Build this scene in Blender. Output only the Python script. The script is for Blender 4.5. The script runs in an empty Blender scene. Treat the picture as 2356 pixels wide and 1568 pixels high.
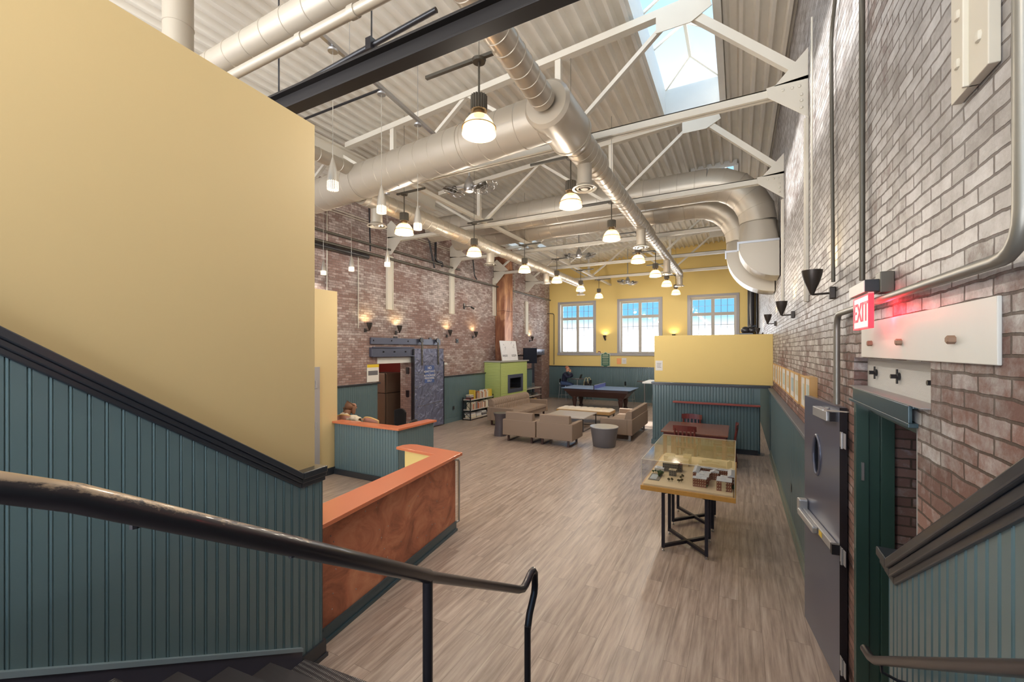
import bpy, math, random
from mathutils import Vector, Matrix
random.seed(7)
PI = math.pi
# ---------------------------------------------------------------- camera, sky, exposure
SC = bpy.context.scene
C = SC.collection
YAW = math.radians(28.04); FPX = 980.0; EYE = 2.5
cs, sn = math.cos(YAW), math.sin(YAW)
cam_d = bpy.data.cameras.new('camera'); cam_d.sensor_width = 36.0; cam_d.lens = 36.0*FPX/2356
cam_d.shift_y = 19.0/2356; cam_d.clip_start = 0.05; cam_d.clip_end = 300
cam = bpy.data.objects.new('camera', cam_d); C.objects.link(cam)
cam.location = (0, 0, EYE); cam.rotation_euler = (PI/2, 0, YAW)
SC.camera = cam
SC.view_settings.view_transform = 'Standard'; SC.view_settings.look = 'None'
SC.view_settings.gamma = 1.0; SC.view_settings.use_curve_mapping = False
SC.view_settings.exposure = 0.40
try:
    SC.cycles.max_bounces = 10; SC.cycles.diffuse_bounces = 5; SC.cycles.glossy_bounces = 4
    SC.cycles.sample_clamp_indirect = 6.0; SC.cycles.caustics_reflective = False; SC.cycles.caustics_refractive = False
except Exception: pass

W = bpy.data.worlds.new('sky'); SC.world = W; W.use_nodes = True
nt = W.node_tree; nt.nodes.clear()
wo = nt.nodes.new('ShaderNodeOutputWorld'); bg = nt.nodes.new('ShaderNodeBackground')
tc = nt.nodes.new('ShaderNodeTexCoord'); sx = nt.nodes.new('ShaderNodeSeparateXYZ'); mp = nt.nodes.new('ShaderNodeMapRange')
cr = nt.nodes.new('ShaderNodeValToRGB')
nt.links.new(tc.outputs['Generated'], sx.inputs[0]); nt.links.new(sx.outputs['Z'], mp.inputs['Value'])
mp.inputs['From Min'].default_value = -1; mp.inputs['From Max'].default_value = 1
nt.links.new(mp.outputs[0], cr.inputs[0]); nt.links.new(cr.outputs[0], bg.inputs['Color'])
el = cr.color_ramp; el.elements[0].position = 0.0; el.elements[0].color = (2.2, 2.15, 2.1, 1)
el.elements[1].position = 1.0; el.elements[1].color = (.10, .30, .60, 1)
for p, c in ((.44, (3.2, 3.2, 3.3)), (.485, (7.5, 7.6, 7.8)), (.512, (6.5, 6.7, 7.0)), (.521, (.80, .86, .92)), (.530, (.46, .62, .72)), (.538, (.13, .37, .64)), (.66, (.16, .40, .66)),
             (.745, (.60, .70, .78)), (.80,(.34,.55,.72)), (.88, (.13, .36, .63))):
    e = el.elements.new(p); e.color = (*c, 1)
bg.inputs['Strength'].default_value = 1.55
nt.links.new(bg.outputs[0], wo.inputs[0])

sun_d = bpy.data.lights.new('sun','SUN'); sun_d.energy = 9.0; sun_d.angle = math.radians(3); sun_d.color = (1,.96,.9)
sun = bpy.data.objects.new('sun',sun_d); C.objects.link(sun); sun.rotation_euler = Vector((.55,-.10,-.83)).to_track_quat('-Z','Y').to_euler()
LAMP_W = 1.0     # scales every lamp
# ---------------------------------------------------------------- helpers
def XY(px, Y):
    t = (px-1178)/FPX
    return Y*(t*cs-sn)/(cs+t*sn)
def YX(px, X):
    t = (px-1178)/FPX
    return X*(cs+t*sn)/(t*cs-sn)

class MB:
    def __init__(s): s.v=[]; s.f=[]; s.sm=[]; s.mi=[]; s.m=0; s.M=None
    def add(s, vs, fs, smooth=False):
        b = len(s.v)
        for p in vs:
            p = Vector(p)
            if s.M is not None: p = s.M @ p
            s.v.append(p)
        for f in fs:
            s.f.append([b+i for i in f]); s.sm.append(smooth); s.mi.append(s.m)
        return s
    def box(s, x0,x1,y0,y1,z0,z1):
        return s.add([(x0,y0,z0),(x1,y0,z0),(x1,y1,z0),(x0,y1,z0),(x0,y0,z1),(x1,y0,z1),(x1,y1,z1),(x0,y1,z1)],
            [(0,3,2,1),(4,5,6,7),(0,1,5,4),(1,2,6,5),(2,3,7,6),(3,0,4,7)])
    def hexa(s, q0, q1):
        return s.add(list(q0)+list(q1), [(3,2,1,0),(4,5,6,7),(0,1,5,4),(1,2,6,5),(2,3,7,6),(3,0,4,7)])
    def prism(s, poly, z0, z1, axis='z'):
        n=len(poly)
        def P(a,b,c):
            return (a,b,c) if axis=='z' else ((a,c,b) if axis=='y' else (c,a,b))
        vs=[P(a,b,z0) for a,b in poly]+[P(a,b,z1) for a,b in poly]
        fs=[tuple(range(n-1,-1,-1)),tuple(range(n,2*n))]+[(i,(i+1)%n,n+(i+1)%n,n+i) for i in range(n)]
        return s.add(vs,fs)
    def tube(s, pts, r, n=12, caps=True, smooth=True):
        pts=[Vector(p) for p in pts]; k=len(pts)
        rs = r if isinstance(r,(list,tuple)) else [r]*k
        T=[]
        for i in range(k):
            a=pts[max(i-1,0)]; b=pts[min(i+1,k-1)]
            if 0<i<k-1:
                d=(pts[i]-a).normalized()+(b-pts[i]).normalized()
            else: d=b-a
            T.append(d.normalized() if d.length>1e-9 else Vector((0,0,1)))
        up=Vector((0,0,1)) if abs(T[0].z)<.9 else Vector((1,0,0))
        u=T[0].cross(up).normalized(); vs=[]
        for i in range(k):
            u=(u-T[i]*u.dot(T[i])).normalized(); w=T[i].cross(u)
            for j in range(n):
                a=2*PI*j/n; vs.append(pts[i]+(u*math.cos(a)+w*math.sin(a))*rs[i])
        fs=[(i*n+j,i*n+(j+1)%n,(i+1)*n+(j+1)%n,(i+1)*n+j) for i in range(k-1) for j in range(n)]
        s.add(vs,fs,smooth)
        if caps:
            s.add(vs[:n],[tuple(range(n-1,-1,-1))]); s.add(vs[-n:],[tuple(range(n))])
        return s
    def bar(s, p0, p1, w, h, up=(0,0,1)):
        p0=Vector(p0);p1=Vector(p1);d=(p1-p0).normalized();up=Vector(up)
        if abs(d.dot(up))>.98: up=Vector((0,1,0))
        a=d.cross(up).normalized()*(w/2); b=a.cross(d).normalized()*(h/2)
        return s.hexa([p0-a-b,p0+a-b,p0+a+b,p0-a+b],[p1-a-b,p1+a-b,p1+a+b,p1-a+b])
    def lathe(s, prof, c=(0,0,0), n=24, M=None, smooth=True, closed=False):
        c=Vector(c); vs=[]
        for r,z in prof:
            for j in range(n):
                a=2*PI*j/n; p=Vector((r*math.cos(a),r*math.sin(a),z))
                if M is not None: p=M@p
                vs.append(p+c)
        k=len(prof)
        fs=[(i*n+j,i*n+(j+1)%n,(i+1)*n+(j+1)%n,(i+1)*n+j) for i in range(k-1) for j in range(n)]
        if closed: fs+=[((k-1)*n+j,(k-1)*n+(j+1)%n,(j+1)%n,j) for j in range(n)]
        s.add(vs,fs,smooth)
        if not closed:
            if prof[0][0]>1e-5: s.add(vs[:n],[tuple(range(n-1,-1,-1))])
            if prof[-1][0]>1e-5: s.add(vs[-n:],[tuple(range(n))])
        return s
    def ball(s, c, rx, ry=None, rz=None, n=14, M=None):
        ry=ry or rx; rz=rz or rx; k=n//2
        vs=[];c=Vector(c)
        for i in range(k+1):
            th=PI*i/k
            for j in range(n):
                a=2*PI*j/n
                p=Vector((rx*math.sin(th)*math.cos(a),ry*math.sin(th)*math.sin(a),-rz*math.cos(th)))
                if M is not None: p=M@p
                vs.append(p+c)
        fs=[(i*n+j,i*n+(j+1)%n,(i+1)*n+(j+1)%n,(i+1)*n+j) for i in range(k) for j in range(n)]
        return s.add(vs,fs,True)
    def build(s, name, mats, parent=None, loc=None, bevel=0, seg=2, rot=None, sharp=40):
        me=bpy.data.meshes.new(name)
        me.from_pydata([tuple(p) for p in s.v],[],s.f)
        if not isinstance(mats,(list,tuple)): mats=[mats]
        for m in mats: me.materials.append(m)
        me.polygons.foreach_set('use_smooth',s.sm); me.polygons.foreach_set('material_index',s.mi)
        me.update(); me.validate()
        if any(s.sm):
            try: me.set_sharp_from_angle(angle=math.radians(sharp))
            except Exception: pass
        o=bpy.data.objects.new(name,me); C.objects.link(o)
        if parent: o.parent=parent
        if loc: o.location=loc
        if rot is not None: o.rotation_euler=(0,0,rot)
        if bevel:
            b=o.modifiers.new('edge','BEVEL'); b.width=bevel; b.segments=seg; b.limit_method='ANGLE'; b.angle_limit=math.radians(35)
            if seg>2:
                for p in me.polygons: p.use_smooth=True
                b.harden_normals=False
                try: me.set_sharp_from_angle(angle=math.radians(30))
                except Exception: pass
        return o
def tag(o,label,cat,group=None,kind=None):
    if label: o['label']=label
    if cat: o['category']=cat
    if group: o['group']=group
    if kind: o['kind']=kind
    return o
def struct(o): o['kind']='structure'; return o
def thing(name,label,cat,loc=(0,0,0),rz=0,group=None):
    o=bpy.data.objects.new(name,None); C.objects.link(o); o.location=loc; o.rotation_euler=(0,0,rz)
    o.empty_display_size=.1
    return tag(o,label,cat,group)
def dup(src,loc,rz=None,label=None,group=None,parent=None):
    r=src.copy(); C.objects.link(r)
    if parent is None:
        r.location=loc
        if rz is not None: r.rotation_euler=(0,0,rz)
        if label: r['label']=label
        if group: r['group']=group
    else: r.parent=parent
    for ch in list(src.children): dup(ch,None,parent=r)
    return r
def light(name,kind,loc,power,color,parent=None,size=.05,spot=None,dirn=None):
    d=bpy.data.lights.new(name,kind); d.energy=power*LAMP_W; d.color=color
    if kind in('POINT','SPOT'): d.shadow_soft_size=size
    if spot: d.spot_size=math.radians(spot); d.spot_blend=.8
    o=bpy.data.objects.new(name,d); C.objects.link(o); o.location=loc
    if dirn is not None: o.rotation_euler=Vector(dirn).to_track_quat('-Z','Y').to_euler()
    if parent: o.parent=parent
    return o
def text(s,size,name,mat,parent,loc,rot,ext=.002,align='CENTER'):
    c=bpy.data.curves.new(name+'_text','FONT'); c.body=s; c.size=size; c.extrude=ext; c.align_x=align; c.align_y='CENTER'
    c.space_line=.9; c.materials.append(mat)
    q=bpy.data.objects.new(name+'_text',c); C.objects.link(q); bpy.context.view_layer.update()
    me=bpy.data.meshes.new_from_object(q.evaluated_get(bpy.context.evaluated_depsgraph_get()))
    bpy.data.objects.remove(q); bpy.data.curves.remove(c)
    o=bpy.data.objects.new(name,me); C.objects.link(o); o.parent=parent; o.location=loc; o.rotation_euler=rot
    return o
# ---------------------------------------------------------------- materials
def srgb(r,g,b):
    f=lambda v:(v/255/12.92) if v/255<=.04045 else ((v/255+.055)/1.055)**2.4
    return (f(r),f(g),f(b),1)
def base(name):
    m=bpy.data.materials.new(name); m.use_nodes=True; t=m.node_tree
    return m,t,t.nodes['Principled BSDF']
def paint(name,col,rough=.55,metal=0,var=.06,scale=6,bump=.0,bscale=60,coat=0,spec=None,stretch=None):
    m,t,b=base(name)
    b.inputs['Roughness'].default_value=rough; b.inputs['Metallic'].default_value=metal
    if coat: b.inputs['Coat Weight'].default_value=coat; b.inputs['Coat Roughness'].default_value=.15
    if spec is not None: b.inputs['Specular IOR Level'].default_value=spec
    tcn=t.nodes.new('ShaderNodeTexCoord'); mpn=t.nodes.new('ShaderNodeMapping'); nz=t.nodes.new('ShaderNodeTexNoise')
    if stretch: mpn.inputs['Scale'].default_value=stretch
    nz.inputs['Scale'].default_value=scale; nz.inputs['Detail'].default_value=4
    t.links.new(tcn.outputs['Object'],mpn.inputs[0]); t.links.new(mpn.outputs[0],nz.inputs['Vector'])
    mx=t.nodes.new('ShaderNodeMix'); mx.data_type='RGBA'
    c=col
    mx.inputs[6].default_value=(c[0]*(1-var),c[1]*(1-var),c[2]*(1-var),1); mx.inputs[7].default_value=(min(1,c[0]*(1+var)),min(1,c[1]*(1+var)),min(1,c[2]*(1+var)),1)
    t.links.new(nz.outputs[0],mx.inputs[0]); t.links.new(mx.outputs[2],b.inputs['Base Color'])
    if bump:
        n2=t.nodes.new('ShaderNodeTexNoise'); n2.inputs['Scale'].default_value=bscale; n2.inputs['Detail'].default_value=3
        t.links.new(mpn.outputs[0],n2.inputs['Vector'])
        bp=t.nodes.new('ShaderNodeBump'); bp.inputs['Strength'].default_value=bump; bp.inputs['Distance'].default_value=.01
        t.links.new(n2.outputs[0],bp.inputs['Height']); t.links.new(bp.outputs[0],b.inputs['Normal'])
    return m
def emit(name,col,strength,rough=.4):
    m,t,b=base(name); b.inputs['Base Color'].default_value=(*col[:3],1); b.inputs['Roughness'].default_value=rough
    b.inputs['Emission Color'].default_value=(*col[:3],1); b.inputs['Emission Strength'].default_value=strength
    return m
def glassm(name,tint=(1,1,1),alpha=.15,rough=.02):
    m=bpy.data.materials.new(name); m.use_nodes=True; t=m.node_tree; t.nodes.clear()
    o=t.nodes.new('ShaderNodeOutputMaterial'); a=t.nodes.new('ShaderNodeBsdfTransparent'); g=t.nodes.new('ShaderNodeBsdfGlossy')
    a.inputs[0].default_value=(*tint,1); g.inputs['Roughness'].default_value=rough
    mx=t.nodes.new('ShaderNodeMixShader'); mx.inputs[0].default_value=.03+alpha
    t.links.new(a.outputs[0],mx.inputs[1]); t.links.new(g.outputs[0],mx.inputs[2]); t.links.new(mx.outputs[0],o.inputs[0])
    return m
def wallcoord(t):
    """(u,z) along a wall: u is Y on walls that face X, X on walls that face Y"""
    tcn=t.nodes.new('ShaderNodeTexCoord'); s1=t.nodes.new('ShaderNodeSeparateXYZ'); t.links.new(tcn.outputs['Object'],s1.inputs[0])
    ge=t.nodes.new('ShaderNodeNewGeometry'); s2=t.nodes.new('ShaderNodeSeparateXYZ'); t.links.new(ge.outputs['True Normal'],s2.inputs[0])
    def M(op,a,b=None):
        n=t.nodes.new('ShaderNodeMath'); n.operation=op
        for i,x in enumerate((a,b)):
            if x is None: continue
            if isinstance(x,(int,float)): n.inputs[i].default_value=x
            else: t.links.new(x,n.inputs[i])
        return n.outputs[0]
    nx=M('GREATER_THAN',M('ABSOLUTE',s2.outputs['X']),.7)
    u=M('ADD',M('MULTIPLY',s1.outputs['Y'],nx),M('MULTIPLY',s1.outputs['X'],M('SUBTRACT',1.0,nx)))
    cb=t.nodes.new('ShaderNodeCombineXYZ'); t.links.new(u,cb.inputs[0]); t.links.new(s1.outputs['Z'],cb.inputs[1])
    return cb.outputs[0], s1, M, tcn
def brickmat(name,c1,c2,mortar,white,wlo,whi,zmid,zspan,rough=.6,wob=.012,mort2=None,bump=1.0):
    """c1,c2 brick colours; white paint covers more above zmid"""
    m,t,b=base(name); L=t.links.new
    uv,s1,M,tcn=wallcoord(t)
    nz=t.nodes.new('ShaderNodeTexNoise'); nz.inputs['Scale'].default_value=7; nz.inputs['Detail'].default_value=5; L(uv,nz.inputs['Vector'])
    vs=t.nodes.new('ShaderNodeVectorMath'); vs.operation='SUBTRACT'; L(nz.outputs['Color'],vs.inputs[0]); vs.inputs[1].default_value=(.5,.5,.5)
    sc=t.nodes.new('ShaderNodeVectorMath'); sc.operation='SCALE'; L(vs.outputs[0],sc.inputs[0]); sc.inputs['Scale'].default_value=wob*2
    ad=t.nodes.new('ShaderNodeVectorMath'); ad.operation='ADD'; L(uv,ad.inputs[0]); L(sc.outputs[0],ad.inputs[1])
    br=t.nodes.new('ShaderNodeTexBrick'); L(ad.outputs[0],br.inputs['Vector']); br.inputs['Scale'].default_value=1
    br.inputs['Brick Width'].default_value=.20; br.inputs['Row Height'].default_value=.0635; br.inputs['Mortar Size'].default_value=.0055; br.inputs['Mortar Smooth'].default_value=.25
    br.inputs['Color1'].default_value=c1; br.inputs['Color2'].default_value=c2; br.inputs['Mortar'].default_value=mortar
    # big patches of paint
    n1=t.nodes.new('ShaderNodeTexNoise'); n1.inputs['Scale'].default_value=.75; n1.inputs['Detail'].default_value=5; n1.inputs['Roughness'].default_value=.65; L(uv,n1.inputs['Vector'])
    n2=t.nodes.new('ShaderNodeTexNoise'); n2.inputs['Scale'].default_value=14; n2.inputs['Detail'].default_value=6; n2.inputs['Roughness'].default_value=.7; L(uv,n2.inputs['Vector'])
    zz=t.nodes.new('ShaderNodeMapRange'); L(s1.outputs['Z'],zz.inputs['Value']); zz.inputs['From Min'].default_value=zmid-zspan; zz.inputs['From Max'].default_value=zmid+zspan
    zz.inputs['To Min'].default_value=wlo; zz.inputs['To Max'].default_value=whi
    k=M('ADD',M('MULTIPLY',M('SUBTRACT',n1.outputs[0],.5),2.2),zz.outputs[0])
    k=M('ADD',k,M('MULTIPLY',M('SUBTRACT',n2.outputs[0],.5),1.3))
    # per-brick randomness
    bw=t.nodes.new('ShaderNodeTexBrick'); L(ad.outputs[0],bw.inputs['Vector']); bw.inputs['Scale'].default_value=1
    for nm in('Brick Width','Row Height','Mortar Size'): bw.inputs[nm].default_value=br.inputs[nm].default_value
    bw.inputs['Color1'].default_value=(0,0,0,1); bw.inputs['Color2'].default_value=(1,1,1,1); bw.inputs['Mortar'].default_value=(.1,.1,.1,1)
    k=M('ADD',k,M('MULTIPLY',M('SUBTRACT',bw.outputs['Color'],.5),.28))
    cl=t.nodes.new('ShaderNodeMapRange'); cl.inputs['From Min'].default_value=.25; cl.inputs['From Max'].default_value=.85; L(k,cl.inputs['Value'])
    pm=M('MULTIPLY',cl.outputs[0],M('SUBTRACT',1.0,M('MULTIPLY',br.outputs['Fac'],.62)))
    mx=t.nodes.new('ShaderNodeMix'); mx.data_type='RGBA'; L(pm,mx.inputs[0]); L(br.outputs['Color'],mx.inputs[6])
    n3=t.nodes.new('ShaderNodeTexNoise'); n3.inputs['Scale'].default_value=4.5; n3.inputs['Detail'].default_value=8; n3.inputs['Roughness'].default_value=.75; L(uv,n3.inputs['Vector'])
    g=t.nodes.new('ShaderNodeMapRange'); g.inputs['From Min'].default_value=.33; g.inputs['From Max'].default_value=.66
    L(M('ADD',M('MULTIPLY',n3.outputs[0],.6),M('MULTIPLY',M('ADD',M('MULTIPLY',n2.outputs[0],.5),M('MULTIPLY',bw.outputs['Color'],.5)),.4)),g.inputs['Value'])
    wv=t.nodes.new('ShaderNodeMix'); wv.data_type='RGBA'; L(g.outputs[0],wv.inputs[0])
    wv.inputs[6].default_value=(white[0]*.42,white[1]*.38,white[2]*.36,1); wv.inputs[7].default_value=(min(1,white[0]*1.35),min(1,white[1]*1.37),min(1,white[2]*1.4),1)
    L(wv.outputs[2],mx.inputs[7])
    L(mx.outputs[2],b.inputs['Base Color'])
    rg=t.nodes.new('ShaderNodeMapRange'); L(pm,rg.inputs['Value']); rg.inputs['To Min'].default_value=.8; rg.inputs['To Max'].default_value=rough; L(rg.outputs[0],b.inputs['Roughness'])
    h=M('ADD',M('MULTIPLY',M('SUBTRACT',1.0,br.outputs['Fac']),1.0),M('MULTIPLY',n2.outputs[0],.55))
    bp=t.nodes.new('ShaderNodeBump'); bp.inputs['Strength'].default_value=bump; bp.inputs['Distance'].default_value=.009
    L(h,bp.inputs['Height']); L(bp.outputs[0],b.inputs['Normal'])
    return m
def plankmat(name,c1,c2,c3,w=.15,l=1.2,rough=.34,swap=True):
    m,t,b=base(name); L=t.links.new
    tcn=t.nodes.new('ShaderNodeTexCoord'); s=t.nodes.new('ShaderNodeSeparateXYZ'); L(tcn.outputs['Object'],s.inputs[0])
    cb=t.nodes.new('ShaderNodeCombineXYZ')
    L(s.outputs['Y' if swap else 'X'],cb.inputs[0]); L(s.outputs['X' if swap else 'Y'],cb.inputs[1])
    br=t.nodes.new('ShaderNodeTexBrick'); L(cb.outputs[0],br.inputs['Vector']); br.inputs['Scale'].default_value=1; br.offset=.37
    br.inputs['Brick Width'].default_value=l; br.inputs['Row Height'].default_value=w; br.inputs['Mortar Size'].default_value=.0016; br.inputs['Mortar Smooth'].default_value=.3
    br.inputs['Color1'].default_value=(0,0,0,1); br.inputs['Color2'].default_value=(1,1,1,1); br.inputs['Mortar'].default_value=(.2,.2,.2,1)
    mpn=t.nodes.new('ShaderNodeMapping'); mpn.inputs['Scale'].default_value=(1.6,22,1); L(cb.outputs[0],mpn.inputs[0])
    jt=t.nodes.new('ShaderNodeVectorMath'); jt.operation='MULTIPLY_ADD'; L(br.outputs['Color'],jt.inputs[0]); jt.inputs[1].default_value=(7,3,0); L(mpn.outputs[0],jt.inputs[2])
    n=t.nodes.new('ShaderNodeTexNoise'); n.inputs['Scale'].default_value=1; n.inputs['Detail'].default_value=6; n.inputs['Roughness'].default_value=.62; L(jt.outputs[0],n.inputs['Vector'])
    mx=t.nodes.new('ShaderNodeValToRGB'); L(n.outputs[0],mx.inputs[0]); r=mx.color_ramp; r.elements[0].position=.3; r.elements[0].color=c1; r.elements[1].position=.72; r.elements[1].color=c3
    e=r.elements.new(.52); e.color=c2
    hv=t.nodes.new('ShaderNodeHueSaturation'); L(mx.outputs[0],hv.inputs['Color'])
    mr=t.nodes.new('ShaderNodeMapRange'); L(br.outputs['Color'],mr.inputs['Value']); mr.inputs['To Min'].default_value=.92; mr.inputs['To Max'].default_value=1.05; L(mr.outputs[0],hv.inputs['Value'])
    m2=t.nodes.new('ShaderNodeMix'); m2.data_type='RGBA'; L(br.outputs['Fac'],m2.inputs[0]); L(hv.outputs[0],m2.inputs[6]); m2.inputs[7].default_value=(c1[0]*.72,c1[1]*.72,c1[2]*.72,1)
    L(m2.outputs[2],b.inputs['Base Color'])
    rr=t.nodes.new('ShaderNodeMapRange'); L(n.outputs[0],rr.inputs['Value']); rr.inputs['To Min'].default_value=rough-.06; rr.inputs['To Max'].default_value=rough+.12; L(rr.outputs[0],b.inputs['Roughness'])
    bp=t.nodes.new('ShaderNodeBump'); bp.inputs['Strength'].default_value=.12; bp.inputs['Distance'].default_value=.002; L(n.outputs[0],bp.inputs['Height']); L(bp.outputs[0],b.inputs['Normal'])
    return m

M_YEL=paint('yellow_paint',srgb(208,186,138),.6,var=.025,scale=1.2)
M_YEL2=paint('deep_yellow_paint',srgb(230,202,126),.6,var=.03,scale=1.2)
M_GRN=paint('green_paint',srgb(94,116,122),.33,var=.07,scale=1.5,coat=.35)
M_CAP=paint('dark_green_trim',srgb(46,50,57),.28,var=.06,coat=.4)
M_BLK=paint('black_paint',srgb(34,33,38),.35,var=.1,coat=.3)
M_BRK_R=brickmat('painted_brick',srgb(112,84,78),srgb(146,112,104),srgb(84,70,62),srgb(178,176,176),.20,1.05,2.45,.65,.40)
M_BRK_L=brickmat('old_brick',srgb(138,110,104),srgb(160,130,122),srgb(122,106,100),srgb(186,174,170),.25,.62,2.9,1.2,.6,bump=.6)
M_JET=paint('jet_black',srgb(24,20,20),.55,var=.1)
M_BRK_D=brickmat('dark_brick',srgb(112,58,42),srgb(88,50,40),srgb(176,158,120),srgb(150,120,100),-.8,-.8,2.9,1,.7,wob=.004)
M_FLR=plankmat('plank_floor',srgb(134,118,108),srgb(172,154,142),srgb(196,182,170),rough=.30,w=.18)
M_DECK=paint('white_deck',srgb(232,228,218),.55,var=.08,scale=3,metal=.0)
M_STL=paint('white_steel',srgb(214,208,194),.45,var=.05,scale=3)
M_DUCT=paint('duct_paint',srgb(182,173,158),.36,metal=.3,var=.03,scale=2)
M_SLV=paint('silver',srgb(190,190,192),.28,metal=.9,var=.05)
M_DGR=paint('dark_grey_metal',srgb(96,92,84),.45,metal=.5)
M_BLU=paint('blue_steel',srgb(64,86,96),.3,metal=.35,var=.12,scale=4,coat=.3)
M_WHT=paint('white_paint',srgb(226,226,222),.45,var=.03)
M_WFR=paint('window_frame_paint',srgb(160,156,156),.45,var=.03)
M_WMU=paint('window_sash_paint',srgb(176,170,160),.5,var=.03)
M_GLS=glassm('clear_glass',(.98,.99,1),-.012)
M_ORG=paint('orange_laminate',srgb(206,118,80),.32,var=.03,coat=.3)
M_RED=paint('red_wood',srgb(150,66,56),.35,var=.1,stretch=(1,12,1),coat=.3)
M_TAUPE=paint('taupe_fabric',srgb(150,130,114),.85,var=.05,scale=40,bump=.25,bscale=300)
M_DWOOD=paint('dark_wood',srgb(70,44,42),.35,var=.2,stretch=(1,10,1),scale=3,coat=.3)
M_MWOOD=paint('mahogany_wood',srgb(128,80,62),.3,var=.25,stretch=(10,1,1),scale=2.5,coat=.4)
M_OAK=paint('light_wood',srgb(206,164,104),.45,var=.12,stretch=(8,1,1),scale=3)
M_NAVY=paint('navy_steel',srgb(92,96,114),.34,metal=.4,var=.12,scale=3,coat=.2)
M_PAPER=paint('paper',srgb(232,228,222),.8,var=.02)
M_INK=paint('grey_ink',srgb(110,108,112),.8,var=.02)
M_LIME=paint('lime_paint',srgb(184,198,122),.5,var=.03)
WARM=(1.0,.90,.76)
# ---------------------------------------------------------------- shell
XR=.71; XL=-8.75; YF=20.6
def deck_z(x): return 7.16 if x>-.65 else 7.16+.070*(x+.65)
def cells(u0,u1,z0,z1,holes):
    us=sorted({u0,u1,*[h[0] for h in holes],*[h[1] for h in holes]}); zs=sorted({z0,z1,*[h[2] for h in holes],*[h[3] for h in holes]})
    for a,b in zip(us,us[1:]):
        for c,d in zip(zs,zs[1:]):
            mu,mz=(a+b)/2,(c+d)/2
            if a<u0-1e-6 or b>u1+1e-6: continue
            if not any(h[0]<mu<h[1] and h[2]<mz<h[3] for h in holes): yield a,b,c,d
# floor
struct(MB().box(-12.6,1.9,-3,21,-.15,0).build('floor',M_FLR))
# right brick wall with the door opening and the niche over it
wr=MB()
HR=[(2.55,3.70,0,2.15),(2.40,3.75,2.245,2.445)]
for a,b,c,d in cells(-3,YF+.35,0,7.4,HR): wr.box(XR,XR+.5,a,b,c,d)
wr.box(XR+.08,XR+.5,2.40,3.75,2.245,2.445)
struct(wr.build('wall_right',M_BRK_R))
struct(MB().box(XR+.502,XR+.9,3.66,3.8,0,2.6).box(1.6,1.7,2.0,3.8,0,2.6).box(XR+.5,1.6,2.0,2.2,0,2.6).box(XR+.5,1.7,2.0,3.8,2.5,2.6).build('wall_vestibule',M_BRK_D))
# left brick wall
wl=MB()
HL=[(8.57,9.96,0,2.27),(18.5,19.6,0,2.2)]
for a,b,c,d in cells(-3,YF+.35,0,7.0,HL): wl.box(XL-.45,XL,a,b,c,d)
struct(wl.build('wall_left',M_BRK_L))
# far yellow wall with three windows
def win_x(px): return XY(px,YF)
WIN=[(win_x(1289),win_x(1366)),(win_x(1426),win_x(1518)),(win_x(1588),win_x(1694))]
WZ0,WZ1=2.33,4.80
wf=MB()
for a,b,c,d in cells(XL-.3,XR+.3,0,7.4,[(a,b,WZ0,WZ1) for a,b in WIN]): wf.box(a,b,YF,YF+.34,c,d)
struct(wf.build('wall_far',M_YEL2))
# windows
for i,(a,b) in enumerate(WIN):
    root=struct(thing('window_%d'%(i+1),None,None)); 
    fr=MB(); w=.12
    for (x0,x1,z0,z1) in ((a-w,a,WZ0-w,WZ1+w),(b,b+w,WZ0-w,WZ1+w),(a,b,WZ1,WZ1+w)): fr.box(x0,x1,YF-.035,YF,z0,z1)
    fr.build('window_casing',M_WFR,root,bevel=.006)
    MB().box(a,b,YF,YF+.16,WZ0-.01,WZ0+.004).box(a-.004,a+.004,YF,YF+.16,WZ0,WZ1).box(b-.004,b+.004,YF,YF+.16,WZ0,WZ1).build('reveal',M_WHT,root)
    s=MB(); y0,y1=YF+.16,YF+.22; mid=(a+b)/2; tz=WZ0+(WZ1-WZ0)*.70; e=.085
    for q in ((a,a+e,WZ0,WZ1),(b-e,b,WZ0,WZ1),(mid-.07,mid+.07,WZ0,WZ1)): s.box(q[0],q[1],y0,y1,q[2],q[3])
    for q in ((a,b,WZ0,WZ0+.06),(a,b,WZ1-.09,WZ1),(a,b,tz-.07,tz+.07)): s.box(q[0],q[1],y0+.002,y1-.002,q[2],q[3])
    s.build('sash',M_WMU,root)
    mu=MB(); t=.009
    for (x0,x1) in ((a+e,mid-.07),(mid+.07,b-e)):
        for k in (1,2):
            x=x0+(x1-x0)*k/3; mu.box(x-t,x+t,y0+.02,y0+.045,WZ0+.06,WZ1-.09)
        for z in [WZ0+.06+(tz-.13-WZ0)*k/4 for k in (1,2,3)]+[(tz+.07+WZ1-.09)/2]: mu.box(x0,x1,y0+.018,y0+.043,z-t*(1 if z<tz else .6),z+t*(1 if z<tz else .6))
    mu.build('muntin_grid',M_DGR,root)
    MB().box(a+.03,b-.03,y0+.028,y0+.034,WZ0+.03,WZ1-.03).build('pane',M_GLS,root)
struct(MB().box(WIN[0][0]-.14,XR-.01,YF-.06,YF,WZ0-.14,WZ0-.012).build('trim_window_sill',M_WFR,bevel=.008))

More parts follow.
